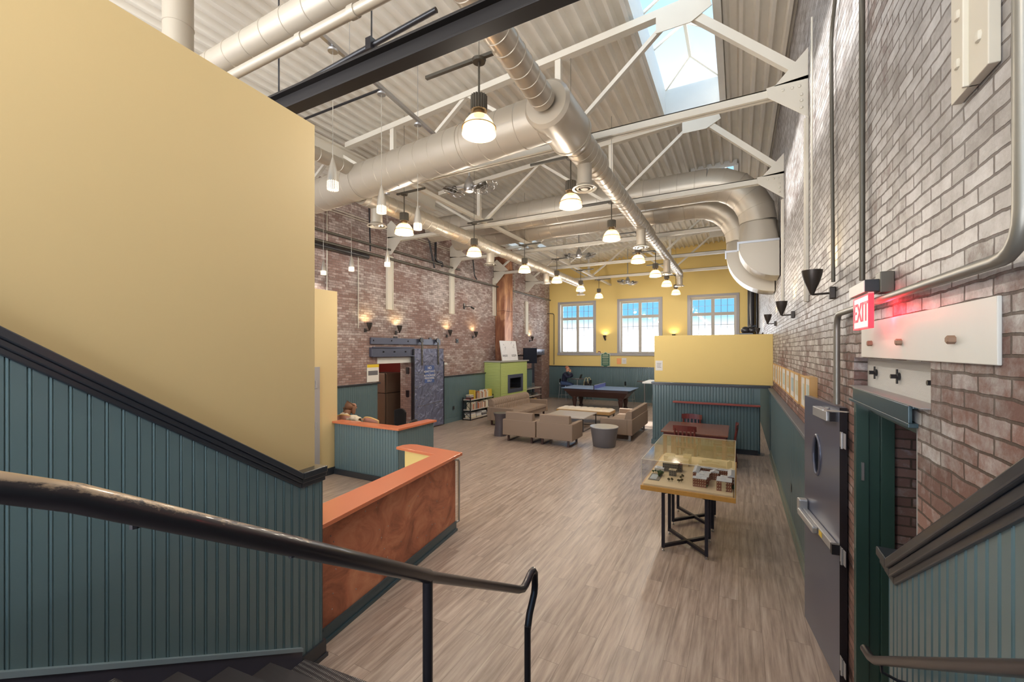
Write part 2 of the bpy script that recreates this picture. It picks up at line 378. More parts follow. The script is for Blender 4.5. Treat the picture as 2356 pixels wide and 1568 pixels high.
# ceiling: corrugated deck, roof slab, skylight holes
SKY=[(-1.30,-.30,3.6,8.93),(-1.05,-.1,12.05,14.2),(-8.0,-6.8,14.2,16.1)]
dk=MB(); P=.2; x=XL-.2; prof=[]
while x<XR+.1:
    for dx,dz in ((0,0),(.03,.075),(.125,.075),(.155,0)): prof.append((x+dx,dz))
    x+=P
for (xa,za),(xb,zb) in zip(prof,prof[1:]):
    mid=(xa+xb)/2
    hs=sorted([(h[2],h[3]) for h in SKY if h[0]<mid<h[1]]); y=-3; iv=[]
    for h in hs:
        if h[0]>y: iv.append((y,h[0])); 
        y=h[1]
    iv.append((y,YF+.3))
    for a,b in iv:
        A=deck_z(xa)+za; B=deck_z(xb)+zb
        dk.add([(xa,a,A),(xb,a,B),(xb,b,B),(xa,b,A)],[(0,1,2,3)])
dk.m=1
for a,b,c,d in cells(XL-.4,XR+.5,-3,YF+.3,SKY):
    xs=sorted({a,b,*([-.65] if a<-.65<b else [])})
    for p,q in zip(xs,xs[1:]):
        zp,zq=deck_z(p)+.09,deck_z(q)+.09
        dk.hexa([(p,c,zp),(q,c,zq),(q,d,zq),(p,d,zp)],[(p,c,zp+.12),(q,c,zq+.12),(q,d,zq+.12),(p,d,zp+.12)])
struct(dk.build('ceiling',[M_DECK,M_DECK]))
def skylight(x0,x1,y0,y1,label,H=.5,ridge=.3):
    r=thing('skylight',label,'skylight',(0,0,0))
    z0=min(deck_z(x0),deck_z(x1))-.03; zc=deck_z((x0+x1)/2)+H; t=.06
    cu=MB()
    for q in ((x0-t,x0+.012,y0-t,y1+t),(x1-.012,x1+t,y0-t,y1+t),(x0+.012,x1-.012,y0-t,y0+.012),(x0+.012,x1-.012,y1-.012,y1+t)): cu.box(*q,z0,zc)
    cu.box(x0-t-.03,x0-t+.02,y0-t,y1+t,z0-.02,z0+.02).box(x1+t-.02,x1+t+.03,y0-t,y1+t,z0-.02,z0+.02).box(x0-t,x1+t,y1+t-.02,y1+t+.03,z0-.02,z0+.02)
    cu.build('curb',M_WHT,r)
    xm=(x0+x1)/2; zr=zc+ridge; hip=.42
    bars=MB(); A=(xm,y0+hip,zr); B=(xm,y1-hip,zr)
    bars.bar(A,B,.05,.06)
    for c,e in (((x0,y0),A),((x1,y0),A),((x0,y1),B),((x1,y1),B)): bars.bar((c[0],c[1],zc),e,.035,.05)
    n=max(1,round((y1-y0-2*hip)/.9)); 
    for k in range(n):
        y=y1-hip-(k+1)*.9
        if y<y0+hip+.1: break
        bars.bar((x0,y,zc),(xm,y,zr),.03,.045); bars.bar((x1,y,zc),(xm,y,zr),.03,.045)
    bars.build('glazing_bar',M_STL,r)
    g=MB(); g.add([(x0,y0,zc),(x1,y0,zc),(x1,y1,zc),(x0,y1,zc),A,B],[(0,1,4),(1,2,5,4),(2,3,5),(3,0,4,5)])
    g.build('skylight_glass',M_GLS,r)
    return r
skylight(*SKY[0],'large ridged glass skylight over the first roof trusses, blue sky showing through')
skylight(*SKY[1],'skylight mostly hidden above the silver elbow duct')
skylight(*SKY[2],'bright small skylight above the left duct, near the copper chimney')

# beadboard
def beadboard(mb,p0,p1,z0a,z1a,z0b=None,z1b=None,pitch=.069,th=.02,flip=False):
    """boards from p0 to p1 (xy); heights go from a to b; the face looks to the right of p0->p1 unless flip"""
    if z0b is None: z0b=z0a
    if z1b is None: z1b=z1a
    p0=Vector(p0);p1=Vector(p1);L=(p1-p0).length;d=(p1-p0)/L
    nr=Vector((d.y,-d.x))*(-1 if flip else 1)
    pts=[(0,0)];x=0
    while x<L-1e-4:
        for dx,dz in ((.0,-.007),(.004,0),(.009,.002),(.014,-.004),(.017,0),(pitch-.004,0)):
            if x+dx<L: pts.append((x+dx,dz))
        x+=pitch
    pts.append((L,0))
    fr=[p0+d*a+nr*b for a,b in pts]; bk=[p0+d*a-nr*th for a,b in pts]
    zz=lambda a,A,B:A+(B-A)*a/L
    n=len(pts); vs=[]
    for q in (fr,bk):
        vs+=[(q[i].x,q[i].y,zz(pts[i][0],z0a,z0b)) for i in range(n)]+[(q[i].x,q[i].y,zz(pts[i][0],z1a,z1b)) for i in range(n)]
    fs=[]
    for i in range(n-1):
        fs+=[(i,i+1,n+i+1,n+i),(2*n+i+1,2*n+i,3*n+i,3*n+i+1),(n+i,n+i+1,3*n+i+1,3*n+i),(i+1,i,2*n+i,2*n+i+1)]
    fs+=[(0,n,3*n,2*n),(n-1,3*n-1,4*n-1,2*n-1)]
    if flip: fs=[f[::-1] for f in fs]
    mb.add(vs,fs)
def off(p,d,n,a,b): return Vector(p)+Vector(d)*a+Vector(n)*b

# ---- stair wall at the left (runs 6 degrees off the room's axis)
SD=Vector((-.106,.9944)); SN=Vector((.9944,.106)); SP=Vector((-2.965,2.12))   # along (away from camera), towards the stair
def sp(u,n): return SP+SD*u+SN*n
def quad_prism(mb,a,b,n0,n1,za0,za1,zb0,zb1):
    q0=[(*sp(a,n0),za0),(*sp(a,n1),za0),(*sp(a,n1),za1),(*sp(a,n0),za1)]
    q1=[(*sp(b,n0),zb0),(*sp(b,n1),zb0),(*sp(b,n1),zb1),(*sp(b,n0),zb1)]
    mb.hexa(q0,q1)
w=MB(); quad_prism(w,-5,.19,-.26,-.06,0,4.32,0,4.32)
struct(w.build('wall_stair_left',M_YEL))
SL=.672
def capz(u): return 1.555-SL*min(u,0)
w=MB(); beadboard(w,sp(-4.5,0),sp(-.02,0),0,capz(-4.5)-.03,0,capz(-.02)-.03); beadboard(w,sp(-.02,0),sp(.215,0),0,1.52,0,1.52)
w.box(0,0,0,0,0,0)
o=struct(w.build('wall_stair_wainscot',M_GRN))
w=MB(); quad_prism(w,.195,.215,-.27,.0,0,1.52,0,1.52); struct(w.build('wall_stair_end',M_GRN))
w=MB()
for (n1,h0,h1) in ((.035,-.05,.0),(.022,-.085,-.048),(.012,-.12,-.083)):
    quad_prism(w,-4.6,0,-.28,n1,capz(-4.6)+h0,capz(-4.6)+h1,capz(0)+h0,capz(0)+h1)
    quad_prism(w,0,.235,-.28,n1,capz(0)+h0,capz(0)+h1,capz(0)+h0,capz(0)+h1)
struct(w.build('trim_stair_cap_left',M_CAP,bevel=.006))
# base and skirt board
w=MB(); s2=.584
quad_prism(w,-4.5,.0,0,.018,0,.19+4.5*s2,0,.19); w.m=1; quad_prism(w,-4.5,.0,0,.03,.19+4.5*s2,.218+4.5*s2,.19,.218)
struct(w.build('trim_stair_skirt_left',[paint('skirt_navy',srgb(66,66,80),.35,coat=.3),paint('skirt_trim',srgb(132,150,160),.35,coat=.3)]))
w=MB(); quad_prism(w,.0,.235,-.02,.018,0,.14,0,.14); quad_prism(w,.0,.245,-.02,.03,0,.03,0,.03); struct(w.build('baseboard_stair_left',M_CAP))
# ---- stair with steel treads
def diamond():
    m,t,b=base('diamond_plate'); L=t.links.new
    b.inputs['Base Color'].default_value=srgb(112,108,108); b.inputs['Metallic'].default_value=.45; b.inputs['Roughness'].default_value=.42
    tcn=t.nodes.new('ShaderNodeTexCoord'); hs=[]
    for k in (0,1):
        mpn=t.nodes.new('ShaderNodeMapping'); mpn.inputs['Rotation'].default_value=(0,0,math.radians(45 if k else -45)); mpn.inputs['Scale'].default_value=(46,20,1); mpn.inputs['Location'].default_value=(.5*k,.5*k,0)
        L(tcn.outputs['Object'],mpn.inputs[0]); v=t.nodes.new('ShaderNodeTexVoronoi'); v.inputs['Randomness'].default_value=0; v.inputs['Scale'].default_value=1; L(mpn.outputs[0],v.inputs['Vector'])
        mr=t.nodes.new('ShaderNodeMapRange'); mr.inputs['From Min'].default_value=.30; mr.inputs['From Max'].default_value=.18; L(v.outputs['Distance'],mr.inputs['Value']); hs.append(mr.outputs[0])
    ad=t.nodes.new('ShaderNodeMath'); ad.operation='MAXIMUM'; L(hs[0],ad.inputs[0]); L(hs[1],ad.inputs[1])
    bp=t.nodes.new('ShaderNodeBump'); bp.inputs['Strength'].default_value=1; bp.inputs['Distance'].default_value=.012; L(ad.outputs[0],bp.inputs['Height'])
    wm=t.nodes.new('ShaderNodeMix'); wm.data_type='RGBA'; wm.inputs[6].default_value=srgb(84,80,82); wm.inputs[7].default_value=srgb(176,172,170); L(ad.outputs[0],wm.inputs[0]); L(wm.outputs[2],b.inputs['Base Color']); L(bp.outputs[0],b.inputs['Normal'])
    return m
M_DIA=diamond()
stair=thing('stair','black steel stair with diamond-plate treads descending between the panelled walls','stair')
st=MB(); tr=[]
WID=3.56
for n in range(8):
    z=.12+.175*n; u1=-.295*n; u0=-.295*(n+1) if n<7 else -5.0
    a,b=sp(u0,.02),sp(u1,.02)
    m=MB()
    def rp(u,k): 
        return (sp(u,0).x+ (0.02 if k==0 else 0), sp(u,0).y) if k==0 else (.64, sp(u,0).y+ (0.64-sp(u,0).x)*.1066)
    A0=sp(u0,.02);B0=sp(u1+.02,.02)
    A1=(.645,A0.y+(.645-A0.x)*.1066);B1=(.645,B0.y+(.645-B0.x)*.1066)
    m.prism([(A0.x,A0.y),(A1[0],A1[1]),(B1[0],B1[1]),(B0.x,B0.y)],z-.012,z)
    m.build('tread' if n<7 else 'landing_plate',M_DIA,stair)
    m=MB(); B0=sp(u1,.02); B1=(.645,B0.y+(.645-B0.x)*.1066); A0=sp(u1-.012,.02); A1=(.645,A0.y+(.645-A0.x)*.1066)
    m.prism([(A0.x,A0.y),(A1[0],A1[1]),(B1[0],B1[1]),(B0.x,B0.y)],max(0,z-.175),z-.012)
    m.build('riser',M_BLK,stair)
# ---- stair wainscot and brick side at the right
XW=.66
YB=2.76
def capr(y): return 1.50+.655*(YB-.12-y) if y<YB-.12 else 1.50
w=MB(); beadboard(w,(XW,YB),(XW,YB-.12),0,1.47); beadboard(w,(XW,YB-.12),(XW,-1.2),0,1.47,0,capr(-1.2)-.03)
w.box(XW+.02,XR,YB-.02,YB,0,1.47)
struct(w.build('wall_stair_wainscot_right',M_GRN))
w=MB()
for (x0,h0,h1) in ((XW-.045,-.045,0),(XW-.03,-.085,-.045),(XW-.012,-.12,-.083)):
    y=YB-.12
    w.hexa([(x0,-1.2,capr(-1.2)+h0),(XR,-1.2,capr(-1.2)+h0),(XR,-1.2,capr(-1.2)+h1),(x0,-1.2,capr(-1.2)+h1)],[(x0,y,capr(y)+h0),(XR,y,capr(y)+h0),(XR,y,capr(y)+h1),(x0,y,capr(y)+h1)])
    w.box(x0,XR,y,YB+.03,1.50+h0,1.50+h1)
struct(w.build('trim_stair_cap_right',M_CAP,bevel=.006))
# ---- wainscot along the right wall
w=MB(); beadboard(w,(XW,11.7),(XW,4.25),.14,1.55); struct(w.build('wall_right_wainscot',M_GRN))
struct(MB().box(XW-.055,XR,4.62,11.7,1.555,1.59).box(XW-.025,XR,4.42,11.7,1.50,1.556).build('trim_right_cap',paint('grey_blue_cap',srgb(112,116,124),.4,var=.1),bevel=.005))
struct(MB().box(XW-.02,XR,4.30,11.7,0,.13).box(XW-.035,XR,4.45,11.7,0,.035).build('baseboard_right',paint('base_green',srgb(120,128,118),.4)))
w=MB(); beadboard(w,(XW,YF),(XW,11.95),.0,1.55); struct(w.build('wall_right_far_wainscot',M_GRN))
# ---- far wall wainscot
w=MB(); beadboard(w,(XL,YF-.03),(XR-.05,YF-.03),.14,1.62); struct(w.build('wall_far_wainscot',M_GRN))
struct(MB().box(XL,XR,YF-.075,YF,1.62,1.66).build('trim_far_cap',M_CAP))
struct(MB().box(XL,XR,YF-.055,YF,0,.14).build('baseboard_far',M_GRN))
# ---- left wall wainscots
w=MB(); beadboard(w,(XL+.03,5.0),(XL+.03,8.55),.0,1.56); struct(w.build('wall_left_wainscot',M_GRN))
struct(MB().box(XL,XL+.075,4.9,8.62,1.56,1.60).build('trim_left_cap',M_CAP,bevel=.005))
w=MB(); beadboard(w,(XL+.03,11.42),(XL+.03,14.14),.14,1.56); beadboard(w,(XL+.03,16.45),(XL+.03,18.4),.14,1.56); struct(w.build('wall_left_far_wainscot',M_GRN))
struct(MB().box(XL,XL+.075,11.38,14.14,1.56,1.60).box(XL,XL+.075,16.45,18.45,1.56,1.60).build('trim_left_far_cap',M_CAP,bevel=.005))
struct(MB().box(XL,XL+.055,11.42,14.14,0,.14).box(XL,XL+.055,16.45,18.4,0,.14).build('baseboard_left',M_GRN))
# ---- half-height partition
PY=11.75
struct(MB().box(-1.98,XR,PY,PY+.16,1.64,2.86).build('wall_partition_yellow',M_YEL2,bevel=.006))
w=MB(); beadboard(w,(-2.02,PY-.02),(.30,PY-.02),.12,1.60); w.box(-2.02,.45,PY,PY+.18,0,1.60); beadboard(w,(-2.02,PY+.18),(-2.02,PY-.02),.12,1.60)
struct(w.build('wall_partition_wainscot',M_GRN))
struct(MB().box(-2.05,XW,PY-.06,PY+.2,1.60,1.64).box(-2.035,XW,PY-.04,PY+.19,1.565,1.60).build('trim_partition_cap',M_CAP,bevel=.006))
struct(MB().box(-2.05,-.9,PY-.045,PY+.2,0,.12).build('baseboard_partition',M_GRN))
w=MB(); beadboard(w,(-1.42,PY-.26),(.42,PY-.26),.13,1.16); w.box(-1.42,.42,PY-.24,PY-.021,.13,1.16); w.m=1; w.box(-1.40,.40,PY-.2,PY-.03,0,.13)
struct(w.build('wall_partition_bench_box',[M_GRN,M_BLK]))
tag(MB().box(-1.47,.44,PY-.40,PY-.262,1.16,1.20).build('shelf_board',M_RED,bevel=.006),'long thin red wooden shelf fixed to the green partition','shelf')
# paper note on the partition
n=thing('paper_note','white typed notice taped to the yellow partition near its outer edge','notice',(-1.86,PY-.004,2.07))
MB().box(-.09,.09,-.002,.003,-.13,.13).build('sheet',M_PAPER,n)
m=MB()
for k in range(4): m.box(-.055+.006*(k%2),.055-.009*(k%3),-.004,-.002,.055-k*.035,.065-k*.035)
m.build('lettering',M_INK,n)
# ---- office walls
struct(MB().box(-7.42,-7.2,1.6,5.97,.0,3.67).build('wall_office',M_YEL,bevel=.004))
struct(MB().box(-7.2,-7.17,5.42,5.54,0,2.16).box(-7.2,-7.17,4.5,5.42,2.05,2.16).box(-7.17,-7.155,5.44,5.48,1.75,1.9).box(-7.17,-7.155,5.44,5.48,.95,1.1).build('trim_office_door',M_WFR,bevel=.004))
struct(MB().box(-7.2,-7.18,5.54,5.98,0,.14).build('baseboard_office',M_CAP))
# booth low wall
w=MB(); beadboard(w,(-7.2,5.9),(-5.52,5.9),0,1.02); w.box(-7.19,-5.54,5.92,6.02,0,1.02); beadboard(w,(-5.5,5.9),(-5.5,6.92),0,1.02,); w.box(-5.62,-5.52,5.92,6.92,0,1.02)
struct(w.build('wall_booth',M_GRN))
struct(MB().box(-7.19,-5.5,5.87,5.899,0,.11).build('baseboard_booth',M_CAP))
tag(MB().prism([(-7.2,5.84),(-5.44,5.84),(-5.44,6.95),(-5.68,6.95),(-5.68,6.08),(-7.2,6.08)],1.02,1.06).build('ledge_cap',M_ORG,bevel=.006),'narrow orange ledge topping the low green booth wall','ledge')
LP=52
# ---------------------------------------------------------------- roof trusses
ZC=5.56
def truss(Y,label,low=False):
    r=thing('roof_truss',label,'truss',(0,Y,0),0,'white steel roof trusses')
    xl=-6.95 if Y<9.5 else XL+.01
    zt=lambda x: deck_z(x)-.09
    m=MB(); m.box(-8.74,XR-.004,-.055,-.012,ZC-.05,ZC+.05).box(-8.74,XR-.004,.012,.055,ZC-.05,ZC+.05).box(-8.74,XR-.004,-.055,.055,ZC+.038,ZC+.05)
    m.build('bottom_chord',M_STL,r)
    m=MB(); m.hexa([(xl,-.06,zt(xl)-.1),(xl,.06,zt(xl)-.1),(xl,.06,zt(xl)),(xl,-.06,zt(xl))],[(-.55,-.06,zt(-.55)-.1),(-.55,.06,zt(-.55)-.1),(-.55,.06,zt(-.55)),(-.55,-.06,zt(-.55))])
    m.build('top_chord',M_STL,r)
    pk=(-.68,0,6.98)
    MB().bar(pk,(.66,0,5.72),.09,.1).build('end_diagonal',M_STL,r)
    for a,b in (((-2.4,0,ZC),(-.75,0,6.95)),((-5.72,0,ZC),(-4.05,0,zt(-4.05)-.05)),((-2.4,0,ZC),(-4.05,0,zt(-4.05)-.05)),((-5.72,0,ZC),(-7.3,0,zt(-7.3)-.05)),((-8.66,0,ZC+.05),(-7.3,0,zt(-7.3)-.05))):
        MB().bar(a,b,.055,.075,up=(0,1,0)).build('diagonal',M_STL,r)
    for x in (-2.4,-5.72): MB().box(x-.045,x+.045,-.04,.04,ZC,zt(x)-.05).build('vertical_strut',M_STL,r)
    g=MB(); y0,y1=-.068,-.056
    g.prism([(-.98,6.72),(-.98,7.0),(-.35,7.02),(-.30,6.85),(-.55,6.72)],y0,y1,'y')
    g.build('gusset_plate',M_STL,r)
    g=MB(); g.prism([(XR-.005,5.18),(XR-.005,5.66),(XR-.42,5.62),(XR-.40,5.50)],y0,y1,'y'); g.prism([(XR-.005,5.7),(XR-.005,5.98),(XR-.34,5.62),(XR-.005,5.62)],y0,y1,'y')
    for q in ((.62,5.55),(.55,5.55),(.46,5.55),(.64,5.45),(.64,5.38),(.64,5.3)): g.ball((q[0],y0-.004,q[1]),.018,.014,.018,8)
    g.build('bearing_plate',M_STL,r)
    g=MB(); g.prism([(XL+.01,5.15),(XL+.01,5.66),(XL+.55,5.6),(XL+.5,5.5),(XL+.16,5.15)],y0,y1,'y'); g.prism([(XL+.01,5.62),(XL+.01,6.0),(XL+.16,6.1),(XL+.7,5.62)],y0,y1,'y'); g.build('bearing_plate',M_STL,r)
    return r
t0=truss(6.0,'roof truss nearest the camera, crossing just in front of the large skylight')
for Y,l in ((9.0,'second white roof truss, its gusset just past the near skylight end'),(11.95,'third roof truss, running behind the paired silver cross ducts'),(14.9,'fourth roof truss, white and slender beyond the elbow ducts'),(17.8,'farthest white roof truss, just before the yellow end wall')):
    truss(Y,l)
# steel pilasters on the brick walls
for k,(px,zb,l) in enumerate(((897,3.62,'first white steel wall post from the kitchen doorway side, under a gusset'),(1037,3.72,'second white steel wall post on the left brick wall'),(1137,3.85,'white steel wall post beside the copper chimney'),(1208,3.2,'farthest white steel wall post on the left brick wall'))):
    y=[9.0,11.95,14.9,17.8][k]
    if k==2: y=14.86
    r=thing('wall_post',l,'post',(XL+.004,y,zb),0,'white steel posts on the left wall')
    MB().box(.001,.055,-.10,.10,.0,1.52).build('web_plate',M_STL,r,bevel=.004)
    m=MB().box(-.0,.075,-.115,-.10,0,1.5).box(0,.075,.10,.115,0,1.5); m.build('flange',M_STL,r)
for y,zb,l in ((1.98,3.38,'white riveted steel plate high on the right brick wall, nearest'),(5.95,3.05,'thin white steel post under the first truss on the right wall'),(8.97,3.1,'thin white steel post under the second truss on the right wall')):
    r=thing('wall_plate',l,'plate',(XR-.002,y,zb))
    w=.13 if y<3 else .045
    top=7.1-zb if y<3 else 5.17-zb
    MB().box(-.03,.0,-w,w,0,top).box(-.045,0,-.006,.006,0,top).build('steel_plate',M_STL,r,bevel=.003)
    if y<3:
        for k in range(12):
            for s in (-.075,.075): MB().ball((-.03,s,.12+k*.17),.012,.02,.02,8).build('rivet',M_STL,r)
# girder at the left, longitudinal bar
tag(MB().box(-7.1,-6.96,1.2,8.9,6.12,6.16).box(-7.1,-6.96,1.2,8.9,6.5,6.54).box(-7.04,-7.02,1.2,8.9,6.16,6.5).build('roof_girder',M_STL),'white steel girder along the left end of the near roof deck','girder')
tag(MB().box(-5.54,-5.46,6.06,20.55,5.585,5.62+.04).build('bridging_bar',M_STL),'long white steel bar running down the room above the left duct','bar')
# black beam near the camera
r=thing('black_beam','thick black steel beam crossing overhead in the foreground','beam',(0,2.44,0))
m=MB(); m.box(-7.1,.70,-.06,.06,4.635,4.655).box(-7.1,.70,-.06,.06,4.785,4.805).box(-7.1,.70,-.010,.010,4.655,4.785); m.build('i_section',M_JET,r,bevel=.003)
tag(MB().tube([(-4.4,2.6,4.935),(-2.04,2.6,5.09)],.022,10).build('black_pipe',M_BLK),'thin black sloping pipe above the foreground beam','pipe')
o=thing('pipe_hanger','black rod hanger clamped to the thin sloping black pipe','hanger',(-2.72,2.6,5.045)); MB().tube([(0,0,.02),(0,0,deck_z(-2.72)-5.045)],.007,6).build('rod',M_BLK,o); MB().box(-.03,.03,-.04,.04,-.05,.05).build('clamp',M_BLK,o)
o=thing('beam_hanger','black rod hanger holding the left end of the foreground beam','hanger',(-3.72,2.44,4.805)); MB().tube([(0,0,.0),(.0,0,deck_z(-3.72)-4.805)],.008,6).build('rod',M_BLK,o)
# ---------------------------------------------------------------- ducts
def ducttube(mb,p0,p1,r,pitch=.16,n=28,amp=.006):
    p0=Vector(p0);p1=Vector(p1);L=(p1-p0).length;d=(p1-p0)/L
    pts=[p0];rs=[r];x=pitch*.5
    while x<L-.01:
        for dx,dr in ((-.008,0),(-.004,amp),(.004,amp),(.008,0)): pts.append(p0+d*(x+dx)); rs.append(r+dr)
        x+=pitch
    pts.append(p1);rs.append(r)
    mb.tube(pts,rs,n)
def elbow(mb,c,r,R,a0,a1,u,v,seg=5,n=28):
    """gored elbow: centre c, bend radius R, sweep a0..a1 in the u-v plane"""
    c=Vector(c);u=Vector(u);v=Vector(v);pts=[];rs=[]
    for i in range(seg+1):
        a=a0+(a1-a0)*i/seg
        pts.append(c+u*R*math.cos(a)+v*R*math.sin(a)); rs.append(r)
    mb.tube(pts,rs,n,smooth=True)
    for i in range(0,seg+1):
        a=a0+(a1-a0)*i/seg; p=c+u*R*math.cos(a)+v*R*math.sin(a); t=(-u*math.sin(a)+v*math.cos(a))
        mb.tube([p-t*.008,p+t*.008],r+.006,n)
def diffuser(parent,x,y,ztop,zring,rc=.10,rr=.17):
    m=MB(); m.tube([(x,y,ztop),(x,y,zring+.03)],rc,20); m.build('outlet',M_DUCT,parent)
    m=MB(); M=None
    m.lathe([(rc,.05),(rr,.0),(rr,-.008),(rr*.82,-.004),(rr*.8,.02),(rc,.05)],(x,y,zring),24)
    m.lathe([(rr*.72,.02),(rr*.62,-.012),(rr*.5,-.006),(rr*.5,.02),(rr*.72,.02)],(x,y,zring),24)
    m.lathe([(rr*.40,.02),(rr*.28,-.014),(.0,-.014)],(x,y,zring),20)
    m.build('diffuser',M_DUCT,parent)
ZD=5.25; XD=-1.9
d1=thing('air_duct','connected spiral ductwork: main run, big tan cross run and left run','duct')
m=MB(); ducttube(m,(XD+.04,.3,ZD+.25),(XD,4.3,ZD),.135); m.build('inlet_pipe',M_DUCT,d1)
m=MB(); m.tube([(XD,4.36,ZD),(XD,4.40,ZD),(XD,5.15,ZD),(XD,5.32,ZD)],[.24,.275,.275,.205],32); m.tube([(XD,5.1,ZD),(XD,5.14,ZD)],.283,32); m.build('junction',M_DUCT,d1)
m=MB(); ducttube(m,(XD,5.3,ZD),(XD,6.25,ZD),.20); m.tube([(XD,6.2,ZD),(XD,6.36,ZD)],[.20,.145],28,caps=False); m.build('wide_run',M_DUCT,d1)
m=MB(); ducttube(m,(XD,6.35,ZD),(XD,10.6,ZD),.145,.2); m.build('middle_run',M_DUCT,d1)
m=MB(); ducttube(m,(XD,10.6,ZD),(XD,16.4,ZD),.118,.3); elbow(m,(XD,16.4,ZD-.14),.118,.14,PI/2,0,(0,1,0),(0,0,1)); m.build('far_run',M_DUCT,d1)
for y,zr in ((5.72,4.74),(9.6,4.74),(13.4,4.74),(16.54,4.80)): diffuser(d1,XD,y,ZD-.1,zr)
d2=d1
A=Vector((XD-.02,4.66,ZD)); B=Vector((-7.6,5.22,ZD))
m=MB(); ducttube(m,A,B,.27,.28,36); m.build('duct_run',M_DUCT,d2)
m=MB(); ducttube(m,(-5.5,2.5,5.38),(-5.5,4.86,5.38),.10,.2); m.build('branch_pipe',M_DUCT,d2)
m=MB(); p=A.lerp(B,.23); q=A.lerp(B,.233); m.tube([p,q],.279,36); m.build('joint_band',M_DUCT,d2); m=MB(); p=A.lerp(B,.62); q=A.lerp(B,.623); m.tube([p,q],.279,36); m.build('joint_band',M_DUCT,d2)
XD2=-5.68; ZD2=5.13
d3=d1
m=MB(); ducttube(m,(XD2,5.2,ZD2),(XD2,9.7,ZD2),.16,.2); m.build('near_run',M_DUCT,d3)
m=MB(); ducttube(m,(XD2,9.7,ZD2),(XD2,16.5,ZD2),.135,.3); elbow(m,(XD2,16.5,ZD2-.14),.135,.14,PI/2,0,(0,1,0),(0,0,1)); m.build('far_run',M_DUCT,d3)
for y,zr in ((5.55,4.69),(9.47,4.69),(13.1,4.69),(16.64,4.72)): diffuser(d3,XD2,y,ZD2-.1,zr)
# paired cross ducts with elbows down to boxed outlets
def bigduct(Y,Zc,R,xe,xb,label,zbox,Rb,front):
    r=thing('air_duct',label,'duct',(0,Y,0))
    bend=(xe-xb)
    m=MB(); ducttube(m,(-8.0,0,Zc),(xb,0,Zc),R,.35,36,.005); m.build('duct_run',M_DUCT,r)
    m=MB(); elbow(m,(xb,0,Zc-bend),R,bend,PI/2,0,(1,0,0),(0,0,1),5,36); m.build('gored_elbow',M_DUCT,r)
    z1=Zc-bend
    # round to square transition
    m=MB(); n=36; lo=[];up=[]
    x0,x1=XR-.02-Rb,XR-.02; yy=.36
    for j in range(n):
        a=2*PI*j/n; up.append((xe+R*math.cos(a),R*math.sin(a),z1))
        c,s=math.cos(a),math.sin(a); k=1/max(abs(c),abs(s)); lo.append(((x0+x1)/2+c*k*(x1-x0)/2,s*k*yy,zbox))
    m.add(up+lo,[(j,(j+1)%n,n+(j+1)%n,n+j) for j in range(n)],True); m.tube([(xe,0,z1-.008),(xe,0,z1+.008)],R+.006,36)
    m.build('transition',M_DUCT,r,sharp=50)
    m=MB(); poly=[(x1,zbox),(x1,zbox-Rb)]+[(x1-Rb*math.sin(a),zbox-Rb*math.cos(a)) for a in [PI/2*k/14 for k in range(1,15)]]
    m.prism(poly,-yy,yy,'y'); m.build('quarter_round_box',M_DUCT,r)
    MB().box(x0-.02,x1,-yy-.02,yy+.02,zbox-.02,zbox+.02).box(x0-.02,x0+.01,-yy-.022,-yy,zbox-.16,zbox).build('flange',M_SLV,r)
    return r
bigduct(10.0,6.0,.335,.35,-.60,'front one of two large silver cross ducts, its elbow dropping to a rounded box','x' and 4.62,.70,True)
bigduct(11.25,5.98,.31,.05,-.95,'rear one of two large silver cross ducts, behind the first elbow',4.72,.95,False)
# ducts over the stair wall
r=thing('air_duct','upper duct over the stair wall with an elbow turning up to the roof','duct',(0,2.31,0))
m=MB(); ducttube(m,(-4.9,0,5.28),(-.3,0,5.28),.115,.28); m.build('duct_run',M_DUCT,r)
m=MB(); elbow(m,(-4.9,0,5.60),.125,.32,-PI/2,-PI,(1,0,0),(0,0,1),4); ducttube(m,(-5.22,0,5.60),(-5.22,0,deck_z(-5.22)),.135,.6); m.build('gored_elbow',M_DUCT,r)
r=thing('air_duct','slim white pipe duct just below the upper duct over the stair wall','duct',(0,2.11,4.86))
m=MB(); m.tube([(-4.8,0,0),(-.3,0,0)],.038,18); m.build('pipe_run',M_DUCT,r); 
for x in (-4.13,-2.94,-2.38): MB().tube([(x-.03,0,0),(x+.03,0,0)],.046,18).build('coupling',M_DUCT,r)
for y,z,rr,l in ((4.4,6.5,.02,'lowest of three dark pipes under the roof deck at upper left'),(4.62,6.55,.025,'middle of three dark pipes under the roof deck at upper left'),(4.9,6.55,.02,'topmost of three dark pipes under the roof deck at upper left')):
    tag(MB().tube([(-9.6,y,z),(-4.9,y,z)],rr,8).build('service_pipe',M_BLK),l,'pipe',None)
# ---------------------------------------------------------------- dome pendants
def litglass(name,col,strength,tr):
    m=bpy.data.materials.new(name); m.use_nodes=True; t=m.node_tree; b=t.nodes['Principled BSDF']; o=t.nodes['Material Output']
    b.inputs['Base Color'].default_value=(*col,1); b.inputs['Roughness'].default_value=.25; b.inputs['Emission Color'].default_value=(*col,1); b.inputs['Emission Strength'].default_value=strength
    a=t.nodes.new('ShaderNodeBsdfTransparent'); a.inputs[0].default_value=(1,.95,.85,1); mx=t.nodes.new('ShaderNodeMixShader'); mx.inputs[0].default_value=1-tr
    t.links.new(a.outputs[0],mx.inputs[1]); t.links.new(b.outputs[0],mx.inputs[2]); t.links.new(mx.outputs[0],o.inputs[0]); return m
M_DOME=litglass('lit_prismatic_glass',(1,.74,.38),.62,.14)
M_LENS=litglass('lit_lens',(1,.88,.66),2.2,.1)
M_LENS2=emit('lit_band',(1,.86,.55),3.0)
M_RIMB=paint('bronze_rim',srgb(110,90,60),.4,metal=.5)
M_FIN=paint('ribbed_housing',srgb(92,86,76),.5,metal=.4)
